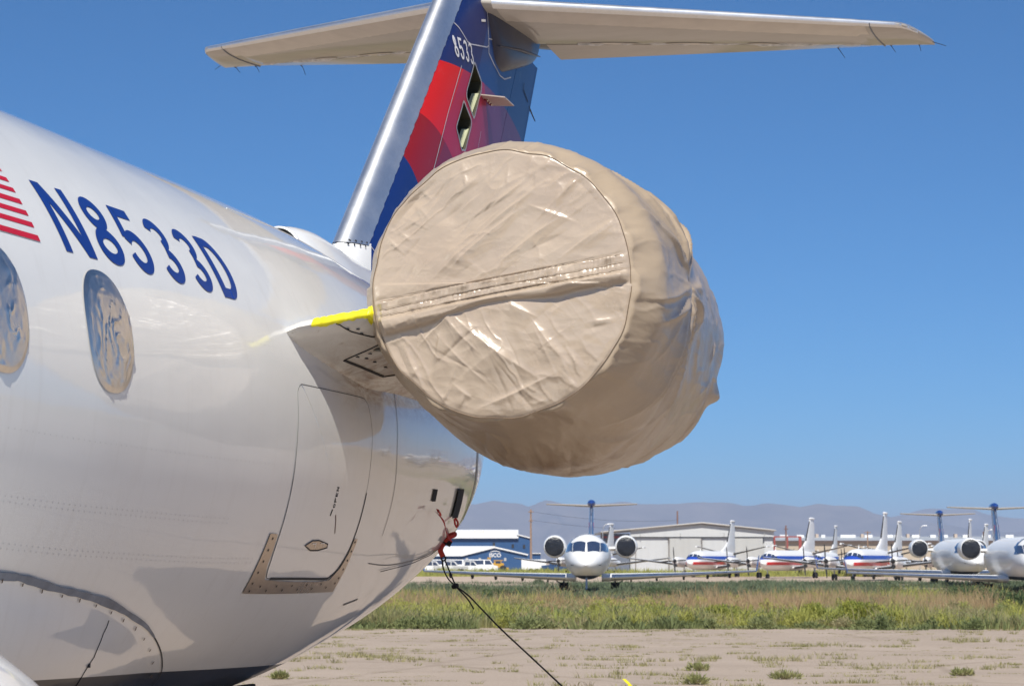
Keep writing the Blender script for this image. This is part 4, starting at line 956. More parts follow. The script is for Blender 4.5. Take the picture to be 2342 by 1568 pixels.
# loose wire that has slipped along the skin to the strap
wire = [tuple(fus(np.array(y), np.array(a), 0.008)) for y, a in ((12.25, -0.545), (12.6, -0.558), (13.0, -0.577), (13.25, -0.58), (13.5, -0.592), (13.75, -0.588), (13.85, -0.60))]
G().tube(smooth_poly3(wire, 4), 0.0022, 5).build('bonding_wire', DARK, jet)

# ---- left wing and landing gear of the same jet (below and beside the picture)
def wsec(x, le, c, z, tc=0.11, n=16):
    U = np.linspace(0, 1, n)**1.5; t = naca(U)*tc*c
    return [(x, le+c*u, z - d*0.7) for u, d in zip(U[::-1], t[::-1])] + [(x, le+c*u, z + d) for u, d in zip(U[1:], t[1:])]
for sx in (-1, 1):
    wing = G().loft([wsec(sx*x, le, c, z, tc) for x, le, c, z, tc in ((0.6, 2.6, 4.9, 0.90, 0.085), (1.6, 3.1, 4.5, 0.92, 0.085), (5.7, 5.4, 2.5, 1.05, 0.10), (10.4, 7.6, 1.3, 1.25, 0.10))]).build('wing', WHITE, jet)
    G().loft([[(sx*10.4, y, 1.25), (sx*10.43, y, 1.25), (sx*(10.75), lerp(8.1, 8.9, (y-7.6)/1.3), 2.25), (sx*10.72, lerp(8.1, 8.9, (y-7.6)/1.3), 2.25)] for y in (7.7, 8.3, 8.9)]).build('winglet', NAVY, wing)
secs = []
for y in np.linspace(-1, 1, 22):
    r = math.sqrt(max(0.0, 1-y*y)); secs.append([(2.80 + 0.70*r*math.cos(2*PI*i/28), 3.9 + 1.0*y, 1.25 + 0.45*r*math.sin(2*PI*i/28)) for i in range(28)])
G().loft(secs).build('wing_glove', WHITE, jet, angle=None)
TYRE = simple('tyre_rubber', (0.02, 0.02, 0.02), 0.85); HUB = simple('wheel_hub', (0.4, 0.4, 0.42), 0.4, metal=0.8)
for x in (-1.6, 1.6):
    gw = BANK*x
    leg = G().tube([(x, 6.4, 1.0), (x, 6.5, 0.38+gw)], 0.07, 10).build('gear_leg', HUB, jet)
    for q in (-0.17, 0.17): G().disc((x+q, 6.5, 0.37+gw), 0.36, 0, 0.2, 28).build('wheel', TYRE, leg)
leg = G().tube([(0, -4.4, 1.3), (0, -4.5, 0.28)], 0.05, 10).build('gear_leg', HUB, jet)
for q in (-0.12, 0.12): G().disc((q, -4.5, 0.23), 0.22, 0, 0.14, 24).build('wheel', TYRE, leg)
# ------------------------------------------------------------------ aircraft parked across the field
FARW = simple('far_white_paint', (0.80, 0.795, 0.785), 0.45, coat=0.25, var=0.03, scale=1.2)
GLASS = NM('cockpit_glass', (0.03, 0.045, 0.09), 0.06, spec=0.8, coat=0.5).m
BLKV = NM('black_vinyl', (0.012, 0.013, 0.017), 0.3); BLKV.bump(BLKV.noise(5, 4, 0.6), 0.8, 0.05); BLKV = BLKV.m
LEAD = metal_mat('leading_edge_metal', (0.62, 0.66, 0.72), 0.25, 0.4)
FNAVY = simple('far_navy_paint', (0.015, 0.05, 0.22), 0.35, coat=0.6)
FRED = simple('far_red_paint', (0.4, 0.03, 0.05), 0.35, coat=0.6)
def two_tone(name, lo, hi, zcut):
    k = NM(name, rough=0.45, coat=0.25); o = k.xyz(); k.base(k.mix(k.math('MULTIPLY', k.math('SUBTRACT', o[2], zcut), 60.0, clamp=True), lo, hi)); return k.m
def prof(ys, w, zt, zb, zm):
    def f(y, a, off=0.0):
        y = np.asarray(y, float); a = np.asarray(a, float)
        W_ = pchip(ys, w, y) + off; t = pchip(ys, zt, y) + off; b = pchip(ys, zb, y) - off; m_ = pchip(ys, zm, y); s = np.sin(a)
        return np.stack([W_*np.cos(a), y + 0*a, m_ + np.where(s > 0, t-m_, m_-b)*s], -1)
    return f
def body(f, y0, y1, n=70, na=48):
    t = np.linspace(0, 1, n); ys_ = y0 + (y1-y0)*(0.5*t + 0.5*t**1.8); Y_, A_ = np.meshgrid(ys_, np.linspace(0, 2*PI, na, endpoint=False), indexing='ij')
    g = G(); g.add(f(Y_, A_).reshape(-1, 3), grid_faces(n, na, True) + [tuple(range(na))[::-1], tuple((n-1)*na+k for k in range(na))]); return g
def skin_quad(f, pts, off=0.01, n=8):
    "patch on a body between four (y, angle) corners"
    g = G(); (a, b, c, d) = [np.array(p, float) for p in pts]; V = []
    for i in range(n+1):
        for j in range(n+1):
            p = lerp(lerp(a, b, i/n), lerp(d, c, i/n), j/n); V.append(tuple(f(p[0], p[1], off)))
    return g.add(V, grid_faces(n+1, n+1))
def airfoil(P, c, tc, axis='z', n=14):
    "section: P leading edge point, chord c along y, thickness across axis"
    U = np.linspace(0, 1, n)**1.6; t = naca(U)*tc*c; out = []
    seq = [(u, -d) for u, d in zip(U[::-1], t[::-1])] + [(u, d) for u, d in zip(U[1:], t[1:])]
    for u, d in seq: out.append((P[0], P[1]+c*u, P[2]+d) if axis == 'z' else (P[0]+d, P[1]+c*u, P[2]))
    return out
def half_airfoil(P, c, tc, umax, off, axis='z', n=10):
    U = np.linspace(0, umax, n)**1.0; U = umax*np.linspace(0, 1, n)**1.6; t = naca(U)*tc*c + off; out = []
    seq = [(u, -d) for u, d in zip(U[::-1], t[::-1])] + [(u, d) for u, d in zip(U[1:], t[1:])]
    for u, d in seq: out.append((P[0], P[1]+c*u-off, P[2]+d) if axis == 'z' else (P[0]+d, P[1]+c*u-off, P[2]))
    return out
def wheel(parent, x, y, r, w, name='wheel'): G().disc((x, y, r), r, 0, w, 20).build(name, TYRE, parent)

CRJ_BODY = two_tone('far_jet_paint', (0.012, 0.014, 0.03), (0.78, 0.775, 0.765), 1.22)
def make_regional_jet(name, label):
    t = thing(name, label, 'airplane', group='grounded regional jets')
    NY = [0, 0.15, 0.7, 1.6, 2.6, 4.2, 5.6, 17.5, 19, 21, 23, 24.6]; NW = [0.05, 0.25, 0.58, 0.86, 1.08, 1.30, 1.345, 1.345, 1.33, 1.0, 0.5, 0.1]; NT = [1.90, 2.06, 2.32, 2.62, 3.22, 3.6, 3.66, 3.66, 3.6, 3.4, 3.15, 2.95]
    NB = [1.80, 1.64, 1.40, 1.22, 1.10, 1.0, 0.97, 0.97, 1.05, 1.5, 2.2, 2.75]; NMz = [1.85, 1.86, 1.9, 1.98, 2.12, 2.28, 2.32, 2.32, 2.32, 2.5, 2.7, 2.85]
    f = prof(NY, NW, NT, NB, NMz)
    b = body(f, 0, 24.6, 90, 56).build('fuselage', CRJ_BODY, t)
    def at(x, z):
        for y in np.arange(0.3, 6, 0.01):
            w0 = float(pchip(NY, NW, y)); t0 = float(pchip(NY, NT, y)); m0 = float(pchip(NY, NMz, y)); q = (z-m0)/(t0-m0)
            if abs(q) <= 1 and w0*math.sqrt(1-q*q) >= abs(x): return (y, math.asin(q) if x >= 0 else PI-math.asin(q))
        return (5.0, 0.4)
    for sx in (-1, 1):
        for (xa, xb, za, zb, zc, zd) in ((0.015, 0.76, 2.57, 2.57, 3.10, 3.12), (0.785, 1.09, 2.57, 2.57, 3.03, 3.09), (1.105, 1.22, 2.57, 2.59, 2.94, 3.02)):
            skin_quad(f, [at(sx*xa, za), at(sx*xb, zb), at(sx*xb, zc), at(sx*xa, zd)], 0.012).build('cockpit_window', GLASS, b)
    for sx in (-1, 1):
        for (yy_, zz_, l_) in ((1.0, 1.5, 0.35),):
            p = f(np.array(1.15), np.array(PI/2 - sx*1.75), 0.0); G().tube([tuple(p), (p[0]+sx*0.12, p[1]-0.1, p[2]+0.02), (p[0]+sx*0.13, p[1]-0.35, p[2]+0.02)], 0.02, 6).build('probe', DARK, b)
        wg = G().loft([airfoil((sx*x, y, z), c, tc) for x, y, z, c, tc in ((0.8, 10.0, 1.05, 4.6, 0.11), (1.8, 10.6, 1.08, 4.1, 0.11), (5.8, 13.0, 1.22, 2.4, 0.11), (10.5, 15.3, 1.42, 1.25, 0.10))]).build('wing', FARW, t)
        G().loft([half_airfoil((sx*x, y, z), c, tc, 0.09, 0.004) for x, y, z, c, tc in ((1.4, 10.36, 1.067, 4.28, 0.11), (5.8, 13.0, 1.22, 2.4, 0.11), (10.5, 15.3, 1.42, 1.25, 0.10))], closed=False, cap=False).build('wing_leading_edge', LEAD, wg)
        G().loft([airfoil((sx*(10.5 + 0.2*q), 15.35 + 0.9*q, 1.42 + 1.0*q), 1.15-0.45*q, 0.08, 'x') for q in (0, 0.15, 0.5, 1.0)]).build('winglet', FNAVY, wg)
        for x in (2.6, 4.2, 5.9, 7.4, 8.8): yb = float(np.interp(x, [1.8, 5.8, 10.5], [14.2, 15.0, 16.3])); zz_ = 1.08 + (x-1.8)*0.038; G().loft([[(sx*(x-0.06), y, z1), (sx*(x+0.06), y, z1), (sx*(x+0.06), y, z0), (sx*(x-0.06), y, z0)] for y, z1, z0 in ((yb-1.2, zz_-0.05, zz_-0.12), (yb-0.4, zz_-0.03, zz_-0.36), (yb+0.4, zz_-0.08, zz_-0.30))]).build('flap_fairing', DARK if x > 4 else FARW, wg)
        # nacelle
        prn = [(17.75, 0.60), (17.8, 0.66), (18.3, 0.73), (19.4, 0.74), (20.6, 0.60), (21.4, 0.42)]
        nac = G().loft([[(sx*2.3 + r*math.cos(2*PI*k/30), y, 2.98 + r*math.sin(2*PI*k/30)) for k in range(30)] for y, r in prn]).build('engine_nacelle', FARW, t)
        G().loft([[(sx*2.3 + r*math.cos(2*PI*k/30), y, 2.98 + r*math.sin(2*PI*k/30)) for k in range(30)] for y, r in ((17.66, 0.25), (17.69, 0.5), (17.74, 0.62), (17.84, 0.635))]).build('inlet_cover', BLKV, nac)
        G().loft([airfoil((sx*x, 18.4, 2.85), 2.8, 0.10) for x in (1.0, 1.8)]).build('engine_pylon', FARW, t)
        st = G().loft([airfoil((sx*x, y, z), c, 0.10) for x, y, z, c in ((0.05, 23.6, 5.72, 1.8), (3.05, 25.4, 5.87, 0.95))]).build('stabilizer', TPP, t)  # underside shade put into the colour, darker than the jet's white paint
        leg = G().tube([(sx*1.6, 14.0, 1.0), (sx*1.6, 14.1, 0.4)], 0.07, 8).build('main_gear', HUB, t); G().box((sx*1.9, 14.0, 0.72), (0.06, 0.5, 0.6), 0, 1, sx*0.9).build('gear_door', DARK, leg)
        for q in (-0.17, 0.17): wheel(leg, sx*1.6+q, 14.1, 0.36, 0.2)
    fn = G().loft([airfoil((0, 21.5 + 0.87*(z-3.3), z), 3.6 - 0.42*(z-3.3), 0.10, 'x') for z in np.linspace(3.1, 5.75, 8)]).build('fin', FNAVY, t)
    G().loft([half_airfoil((0, 21.5 + 0.87*(z-3.3), z), 3.6 - 0.42*(z-3.3), 0.10, 0.06, 0.004, 'x') for z in np.linspace(3.5, 5.6, 6)], closed=False, cap=False).build('fin_leading_edge', LEAD, fn)
    G().loft([[(r*math.cos(2*PI*k/16), y, 5.88 + 0.9*r*math.sin(2*PI*k/16)) for k in range(16)] for y, r in ((23.2, 0.05), (23.4, 0.2), (24.2, 0.28), (25.4, 0.24), (26.2, 0.05))]).build('bullet_fairing', FNAVY, fn)
    G().loft([airfoil((0, 22.6+0.5*(z-4.2), z), 1.2, 0.28, 'x') for z in (4.0, 4.3, 4.6)]).build('livery_band', FRED, fn)
    leg = G().tube([(0, 2.6, 1.2), (0, 2.5, 0.25)], 0.06, 8).build('nose_gear', HUB, t)
    for q in (-0.12, 0.12): wheel(leg, q, 2.5, 0.23, 0.14)
    return t
def place(o, depth, lat, delta, z=None):
    o.location = W(depth, lat, gz(depth) if z is None else z); o.rotation_euler = (0, 0, PSI + delta)
ja = make_regional_jet('regional_jet', 'white T-tailed jet facing the camera nose-on with black covers over both engine inlets')
place(ja, 136, 4.18, -0.047, -0.50)
jb = copy_tree(ja); jb['label'] = 'T-tailed jet cut off by the right picture edge, nearest of the right group'; place(jb, 140, 31.0, -0.085, -0.62)
jc = copy_tree(ja); jc['label'] = 'T-tailed jet half hidden behind the black engine cover of the jet at the right edge'; place(jc, 172, 33.4, -0.067)

# ---- twin turboprops
def saab_paint():
    k = NM('turboprop_paint', rough=0.45, coat=0.25); o = k.xyz(); y, z = o[1], o[2]; M = k.math
    band = lambda a, b: M('MULTIPLY', M('MULTIPLY', M('SUBTRACT', z, a), 80.0, clamp=True), M('MULTIPLY', M('SUBTRACT', b, z), 80.0, clamp=True))
    aft = M('MULTIPLY', M('SUBTRACT', y, 2.6), 3.0, clamp=True); bl = M('MULTIPLY', M('SUBTRACT', y, 0.25), 6.0, clamp=True)
    c = k.mix(M('MULTIPLY', band(2.10, 2.52), bl), (0.78, 0.775, 0.765), (0.015, 0.06, 0.40)); c = k.mix(M('MULTIPLY', band(1.48, 1.84), bl), c, (0.60, 0.015, 0.015)); k.base(c); return k.m
SPAINT = saab_paint(); SGREY = simple('turboprop_grey', (0.62, 0.62, 0.61), 0.4, coat=0.4); BOOT = simple('deicing_boot', (0.015, 0.015, 0.016), 0.6)
BROWN = simple('wing_underside', (0.30, 0.27, 0.24), 0.5)
def make_turboprop(name, label):
    t = thing(name, label, 'airplane', group='grounded twin turboprops')
    f = prof([0, 0.1, 0.5, 1.2, 2.0, 3.0, 4.5, 12.5, 15, 17.5, 19.4], [0.04, 0.2, 0.5, 0.8, 1.0, 1.11, 1.155, 1.155, 0.95, 0.55, 0.12], [1.72, 1.88, 2.1, 2.35, 2.85, 3.1, 3.16, 3.16, 3.12, 2.98, 2.85],
             [1.64, 1.48, 1.25, 1.05, 0.94, 0.88, 0.85, 0.85, 1.15, 1.75, 2.5], [1.68, 1.7, 1.74, 1.82, 1.93, 1.99, 2.0, 2.0, 2.15, 2.4, 2.7])
    b = body(f, 0, 19.4, 70, 44).build('fuselage', SPAINT, t)
    for a0, a1, y0, y1 in ((1.52, 1.05, 1.34, 1.85), (1.62, 2.09, 1.34, 1.85), (1.0, 0.62, 1.42, 2.0), (2.14, 2.52, 1.42, 2.0), (0.58, 0.30, 1.65, 2.25), (2.56, 2.84, 1.65, 2.25)):
        skin_quad(f, [(y0, a0), (y0+0.03, a1), (y1+0.06, a1), (y1, a0)], 0.012).build('cockpit_window', GLASS, b)
    for sx in (-1, 1):
        w = G().loft([airfoil((sx*x, y, z), c, tc) for x, y, z, c, tc in ((0.6, 7.6, 1.12, 2.85, 0.14), (3.4, 7.75, 1.45, 2.6, 0.14), (10.7, 8.3, 2.30, 1.3, 0.12))]).build('wing', SGREY, t)
        G().loft([half_airfoil((sx*x, y, z), c, tc, 0.05, 0.006) for x, y, z, c, tc in ((1.2, 7.63, 1.18, 2.8, 0.14), (3.4, 7.75, 1.45, 2.6, 0.14), (10.7, 8.3, 2.30, 1.3, 0.12))], closed=False, cap=False).build('deicing_boot', BOOT, w)
        nc = G().loft([[(sx*3.35 + rw*math.cos(2*PI*k/20), y, zc_ + rh*math.sin(2*PI*k/20)) for k in range(20)] for y, rw, rh, zc_ in ((4.9, 0.22, 0.22, 1.95), (5.1, 0.42, 0.48, 1.9), (6.0, 0.5, 0.62, 1.82), (8.0, 0.5, 0.6, 1.75), (10.0, 0.35, 0.35, 1.65), (11.0, 0.06, 0.06, 1.6))]).build('engine_nacelle', FARW, t)
        G().disc((sx*3.35, 5.14, 1.42), 0.2, 1, 0.3, 16).build('air_intake', BOOT, nc)
        pr = G().loft([[(sx*3.35 + r*math.cos(2*PI*k/14), y, 1.95 + r*math.sin(2*PI*k/14)) for k in range(14)] for y, r in ((4.35, 0.03), (4.5, 0.14), (4.9, 0.24))]).build('propeller_spinner', BOOT, nc)
        for q in range(4):
            a = math.radians(90*q + 4); d = Vector((math.cos(a), 0, math.sin(a))); s = Vector((-math.sin(a), 0.55, math.cos(a))).normalized(); c0 = Vector((sx*3.35, 4.7, 1.95))
            G().loft([[tuple(c0 + d*r + s*w_/2), tuple(c0 + d*r + Vector((0, 0.02, 0))), tuple(c0 + d*r - s*w_/2), tuple(c0 + d*r - Vector((0, 0.02, 0)))] for r, w_ in ((0.15, 0.10), (0.6, 0.17), (1.2, 0.18), (1.68, 0.08))]).build('propeller_blade', BOOT, nc)
        leg = G().tube([(sx*3.35, 8.6, 1.3), (sx*3.35, 8.7, 0.35)], 0.07, 8).build('main_gear', HUB, t)
        for q in (-0.16, 0.16): wheel(leg, sx*3.35+q, 8.7, 0.33, 0.16)
        st = G().loft([airfoil((sx*x, y, z), c, 0.10) for x, y, z, c in ((0.3, 16.6, 2.75, 2.0), (4.6, 17.6, 3.75, 1.05))]).build('stabilizer', BROWN, t)
        G().loft([half_airfoil((sx*x, y, z), c, 0.10, 0.07, 0.005) for x, y, z, c in ((0.5, 16.65, 2.8, 1.95), (4.6, 17.6, 3.75, 1.05))], closed=False, cap=False).build('deicing_boot', BOOT, st)
        G().loft([[(sx*(4.6 + 0.12*math.cos(2*PI*k/10)), y, 3.75 + 0.09*math.sin(2*PI*k/10)) for k in range(10)] for y in (17.55, 18.0, 18.7)]).build('stabilizer_tip', FARW, st)
    zf = [3.0, 3.35, 3.7, 4.2, 5.2, 6.2, 6.75, 6.95]; yf = [12.6, 13.6, 14.7, 15.6, 16.3, 17.0, 17.35, 17.8]; ye = [19.3, 19.3, 19.3, 19.3, 19.25, 19.2, 19.15, 19.0]
    fn = G().loft([airfoil((0, a_, z), b_-a_, 0.075 if z > 3.6 else 0.06, 'x') for z, a_, b_ in zip(zf, yf, ye)]).build('fin', FARW, t)
    G().loft([half_airfoil((0, np.interp(z, zf, yf), z), 19.25-np.interp(z, zf, yf), 0.075, 0.05, 0.008, 'x') for z in (4.3, 5.0, 5.8, 6.6)], closed=False, cap=False).build('deicing_boot', BOOT, fn)
    G().loft([[(0.16*s*math.cos(2*PI*k/12), y, 6.9 + 0.14*s*math.sin(2*PI*k/12)) for k in range(12)] for y, s in ((17.3, 0.2), (17.6, 1.0), (18.8, 1.0), (19.3, 0.3))]).build('fin_tip', FARW, fn)
    G().tube([(0, 4.6, 3.12), (0, 4.75, 3.55)], [0.05, 0.02], 6).build('antenna', FARW, b)
    leg = G().tube([(0, 1.8, 1.0), (0, 1.75, 0.3)], 0.05, 8).build('nose_gear', HUB, t)
    for q in (-0.11, 0.11): wheel(leg, q, 1.75, 0.25, 0.13)
    return t
tails = [(1830, 302, 'red and blue striped turboprop parked in front of the hangar doors'), (1529, 327, 'turboprop hidden behind the nose-on jet, its white fin left of the hangar doors'), (2027.5, 283, 'red and blue striped turboprop just to the right of the hangar'), (2210.5, 250, 'largest and nearest red and blue striped turboprop, left of the jets at right'),
         (2087, 347, 'turboprop in the rear row whose fin stands between the two right-hand striped turboprops'), (2246, 308, 'turboprop in the rear row whose fin shows just right of the nearest turboprop fin'),
         (2422, 291, 'turboprop whose white fin rises directly above a black engine cover'), (2462, 331, 'farthest turboprop, only its thin fin visible beside the rightmost jet tail')]
DEL = -0.38; aft = Vector((-math.sin(PSI+DEL), math.cos(PSI+DEL), 0)); sb = None
for i_, (px, D, lab) in enumerate(tails):
    if sb is None: sb = o = make_turboprop('turboprop', lab)
    else: o = copy_tree(sb); o['label'] = lab
    dl = DEL + (0.0, 0.05, -0.05, 0.03, 0.06, -0.04, 0.05, -0.06)[i_]; af_ = Vector((-math.sin(PSI+dl), math.cos(PSI+dl), 0)); tp_ = W(D, (px-1280)/5966*D); p = tp_ - af_*18.4; o.location = (p.x, p.y, gz(D)); o.rotation_euler = (0, 0, PSI+dl)

# the rows go on beyond the right edge of the picture; the fuselage mirrors them
for px, D, lab in ((2760, 262, 'turboprop parked beyond the right picture edge, mirrored in the fuselage, first in its row'), (2960, 236, 'turboprop parked beyond the right picture edge, mirrored in the fuselage, second in its row'), (3260, 250, 'turboprop parked beyond the right picture edge, mirrored in the fuselage, third in its row'), (3620, 225, 'turboprop parked beyond the right picture edge, mirrored in the fuselage, fourth in its row')):
    o = copy_tree(sb); o['label'] = lab; tp_ = W(D, (px-1280)/5966*D); p = tp_ - aft*18.4; o.location = (p.x, p.y, gz(D)); o.rotation_euler = (0, 0, PSI+DEL)
for D, lat, lab in ((128, 58, 'T-tailed jet beyond the right picture edge, mirrored in the fuselage, nearer of two'), (140, 86, 'T-tailed jet beyond the right picture edge, mirrored in the fuselage, farther of two')):
    o = copy_tree(ja); o['label'] = lab; place(o, D, lat, -0.08)
# ------------------------------------------------------------------ buildings, poles, lamps, vehicles
def cladding(name, base, freq=6.0, dirt=0.25):
    k = NM(name, rough=0.5); w = k.n.new('ShaderNodeTexWave'); w.wave_type = 'BANDS'; w.bands_direction = 'X'; w.inputs['Scale'].default_value = freq; k.L(k.coord(), w.inputs['Vector'])
    n = k.noise(0.4, 6, 0.65, k.coord((3, 3, 0.4))); c = k.mix(k.ramp(n, [(0.4, 0.0), (0.75, dirt)]), base, tuple(v*0.7 for v in base)); k.base(c); k.bump(w.outputs['Fac'], 0.6, 0.04); return k.m
def B(depth, px, z=None): return W(depth, (px-1280)/5966*depth, gz(depth) if z is None else z)
def hgt(depth, py): return CZ + (HOR-py)/5966*depth - gz(depth)
def bthing(name, label, cat, depth, px, rz=0.0, group=None): return thing(name, label, cat, tuple(B(depth, px)), (0, 0, PSI + rz), group)
HWALL = cladding('hangar_cladding', (0.62, 0.63, 0.63)); HDOOR = cladding('hangar_door_cladding', (0.52, 0.52, 0.50), 5.0); ROOFG = simple('roof_sheet', (0.58, 0.56, 0.52), 0.5); TRIM = simple('roof_trim', (0.20, 0.17, 0.15), 0.6)
BLUEW = cladding('blue_cladding', (0.035, 0.10, 0.24), 5.0, 0.35); ROOFW = simple('white_roof_sheet', (0.74, 0.74, 0.73), 0.5); GREYB = simple('grey_block', (0.4, 0.4, 0.4), 0.7); REDS = simple('red_steel', (0.30, 0.06, 0.05), 0.6)
# hangar: gable end towards the camera, x to the right, y away
D = 400.0; sc = D/5966; hg = bthing('hangar', 'long pale grey metal hangar with sliding doors behind the parked aircraft', 'hangar', D, 1753)
x = lambda px: (px-1753)*sc
zp, ze_r, ze_l, zh = hgt(D, 1307), hgt(D, 1328), hgt(D, 1324), hgt(D, 1341); dep = 40
g = G(); g.prism([(x(1575), zh), (x(1932), zh), (x(1932), ze_r), (x(1753), zp-0.25), (x(1575), ze_l)], 1, 0.0, 0.3); g.build('gable_fascia', HWALL, hg, smooth=False)
g = G(); g.box(((x(1575)+x(1932))/2, dep/2+0.9, zh/2), (x(1932)-x(1575), dep, zh)); g.build('wall', HWALL, hg, smooth=False)
g = G(); pk = [(x(1501), ze_l-0.5), (x(1753), zp-0.1), (x(1936), ze_r+0.05), (x(1936), ze_r+0.30), (x(1753), zp+0.18), (x(1501), ze_l-0.25)]
g.prism(pk, 1, -0.5, dep+1); rf = g.build('roof', ROOFG, hg, smooth=False)
g = G(); g.prism([(a, b-0.02) for a, b in pk[:3]] + [(pk[2][0], pk[2][1]+0.14), (pk[1][0], pk[1][1]+0.14), (pk[0][0], pk[0][1]+0.14)], 1, -0.56, -0.502); g.build('roof_trim', TRIM, rf, smooth=False)
doors = [(1578, 1587, 0.55), (1589, 1669, 0.5), (1672, 1751, 0.25), (1754, 1832, 0.5), (1835, 1905, 0.25), (1907, 1930, 0.62)]
for a, b, off in doors:
    g = G(); g.box(((x(a)+x(b))/2, off, (zh-0.15)/2), (x(b)-x(a)-0.05, 0.08, zh-0.2)); g.build('hangar_door', HDOOR if off < 0.4 else HWALL, hg, smooth=False)
for px in (1587.5, 1670.5, 1752.5, 1833.5): G().box((x(px), 0.15, zh/2-0.1), (0.12, 0.2, zh-0.2)).build('door_post', TRIM, hg, smooth=False)
for px in (1599, 1699, 1808, 1908): G().box((x(px), -0.15, zh+0.35), (0.12, 0.3, 0.5)).build('floodlight', GREYB, hg, smooth=False)
# recessed left bay
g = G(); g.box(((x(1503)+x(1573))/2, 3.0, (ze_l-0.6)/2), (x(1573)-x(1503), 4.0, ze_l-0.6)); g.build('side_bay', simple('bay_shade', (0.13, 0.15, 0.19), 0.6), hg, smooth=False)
G().box(((x(1503)+x(1573))/2, 0.9, zh-0.05), (x(1573)-x(1503), 0.2, 0.32)).build('red_beam', REDS, hg, smooth=False)
G().box((x(1504), 0.6, ze_l/2-0.2), (0.3, 0.3, ze_l-0.6)).build('corner_post', TRIM, hg, smooth=False)
# upper blue hall
D = 455.0; sc = D/5966; bh = bthing('blue_hall', 'larger blue metal hall behind with a white roof and a rooftop box', 'building', D, 1292); x = lambda px: (px-1292)*sc
z1, z2, z3_ = hgt(D, 1337), hgt(D, 1346), hgt(D, 1345)
g = G(); g.box(((x(1060)+x(1292))/2, 12, z3_/2), (x(1292)-x(1060), 24, z3_)); g.build('wall', BLUEW, bh, smooth=False)
g = G(); g.prism([(x(1257), z3_), (x(1325), z3_ - 0.0), (x(1325), z2-0.1), (x(1292), z1-0.1), (x(1257), z3_)], 1, 0.05, 0.4)
g = G(); g.prism([(x(1292)+0.01, 0), (x(1325), 0), (x(1325), z2), (x(1292)+0.01, z1-0.1)], 1, 0.0, 22); g.build('gable_end', BLUEW, bh, smooth=False)
g = G(); g.add([(x(1056), -0.6, z3_+0.02), (x(1296), -0.6, z3_+0.02), (x(1296), 9, z1+0.9), (x(1056), 9, z1+0.9), (x(1056), -0.6, z3_+0.32), (x(1296), -0.6, z3_+0.32), (x(1296), 9, z1+1.15), (x(1056), 9, z1+1.15)], [(0, 1, 2, 3), (4, 5, 6, 7), (0, 1, 5, 4), (1, 2, 6, 5), (2, 3, 7, 6), (3, 0, 4, 7)])
g.build('roof', ROOFW, bh, smooth=False)
g = G(); g.add([(x(1292), -0.3, z1+0.05), (x(1327), -0.3, z2+0.05), (x(1327), 22, z2+0.05), (x(1292), 22, z1+0.05), (x(1292), -0.3, z1+0.25), (x(1327), -0.3, z2+0.25), (x(1327), 22, z2+0.25), (x(1292), 22, z1+0.25)], [(0, 1, 2, 3), (4, 5, 6, 7), (0, 1, 5, 4), (1, 2, 6, 5), (2, 3, 7, 6), (3, 0, 4, 7)]); g.build('roof_slope', ROOFW, bh, smooth=False)
G().box((x(1197), 4, hgt(D, 1333)), (x(1209)-x(1184), 2.0, 1.15)).build('rooftop_box', simple('rooftop_cream', (0.66, 0.62, 0.54), 0.6), bh, smooth=False)
for px, py in ((1235, 1360), (1282, 1364), (1310, 1365)): G().box((x(px), -0.03, hgt(D, py)), (0.45, 0.08, 0.7)).build('window', DARK, bh, smooth=False)
# lower blue shop with its sign
D = 425.0; sc = D/5966; bs = bthing('blue_shop', 'lower blue metal building with white roof and a white sign on its gable', 'building', D, 1237); x = lambda px: (px-1237)*sc
zp, zr, zl = hgt(D, 1369), hgt(D, 1387), hgt(D, 1389)
g = G(); g.prism([(x(1157), 0), (x(1318), 0), (x(1318), zr), (x(1237), zp), (x(1157), zl)], 1, 0.0, 14); wl = g.build('wall', BLUEW, bs, smooth=False)
g = G(); g.prism([(x(1060), 0), (x(1156.5), 0), (x(1156.5), zl-0.05), (x(1060), zl-0.05)], 1, 0.3, 14); g.build('side_wall', BLUEW, bs, smooth=False)
g = G(); g.prism([(x(1155), zl-0.02), (x(1237), zp+0.02), (x(1320), zr-0.02), (x(1320), zr+0.22), (x(1237), zp+0.28), (x(1155), zl+0.24)], 1, -0.35, 14.3); g.build('roof', ROOFW, bs, smooth=False)
g = G(); g.add([(x(1055), -0.3, zl), (x(1157), -0.3, zl), (x(1237), 10, zp+0.2), (x(1075), 10, zp+0.2), (x(1055), -0.3, zl+0.22), (x(1157), -0.3, zl+0.22), (x(1237), 10, zp+0.42), (x(1075), 10, zp+0.42)], [(0, 1, 2, 3), (4, 5, 6, 7), (0, 1, 5, 4), (1, 2, 6, 5), (2, 3, 7, 6), (3, 0, 4, 7)]); g.build('roof_slope', ROOFW, bs, smooth=False)
tc_ = bpy.data.curves.new('sign_text', 'FONT'); tc_.body = 'ISCO'; tc_.size = 0.95; tc_.extrude = 0.03; tc_.align_x = 'CENTER'; tc_.offset = 0.02
to = bpy.data.objects.new('sign_text', tc_); COL.objects.link(to); bpy.context.view_layer.update(); tm = bpy.data.meshes.new_from_object(to.evaluated_get(bpy.context.evaluated_depsgraph_get())); bpy.data.objects.remove(to)
so = ob('sign_lettering', tm, ROOFW, bs, (x(1238), -0.06, hgt(D, 1391)), (PI/2, 0, 0))
G().tube([(x(1238) + 0.9*math.cos(a), -0.08, hgt(D, 1381) + 0.32*math.sin(a)) for a in np.linspace(0.35, PI-0.35, 14)], 0.06, 6).build('sign_arc', ROOFW, bs)
for px in (1168, 1200, 1263): G().box((x(px), -0.03, hgt(D, 1397)), (0.4, 0.08, 0.55)).build('window', GREYB, bs, smooth=False)
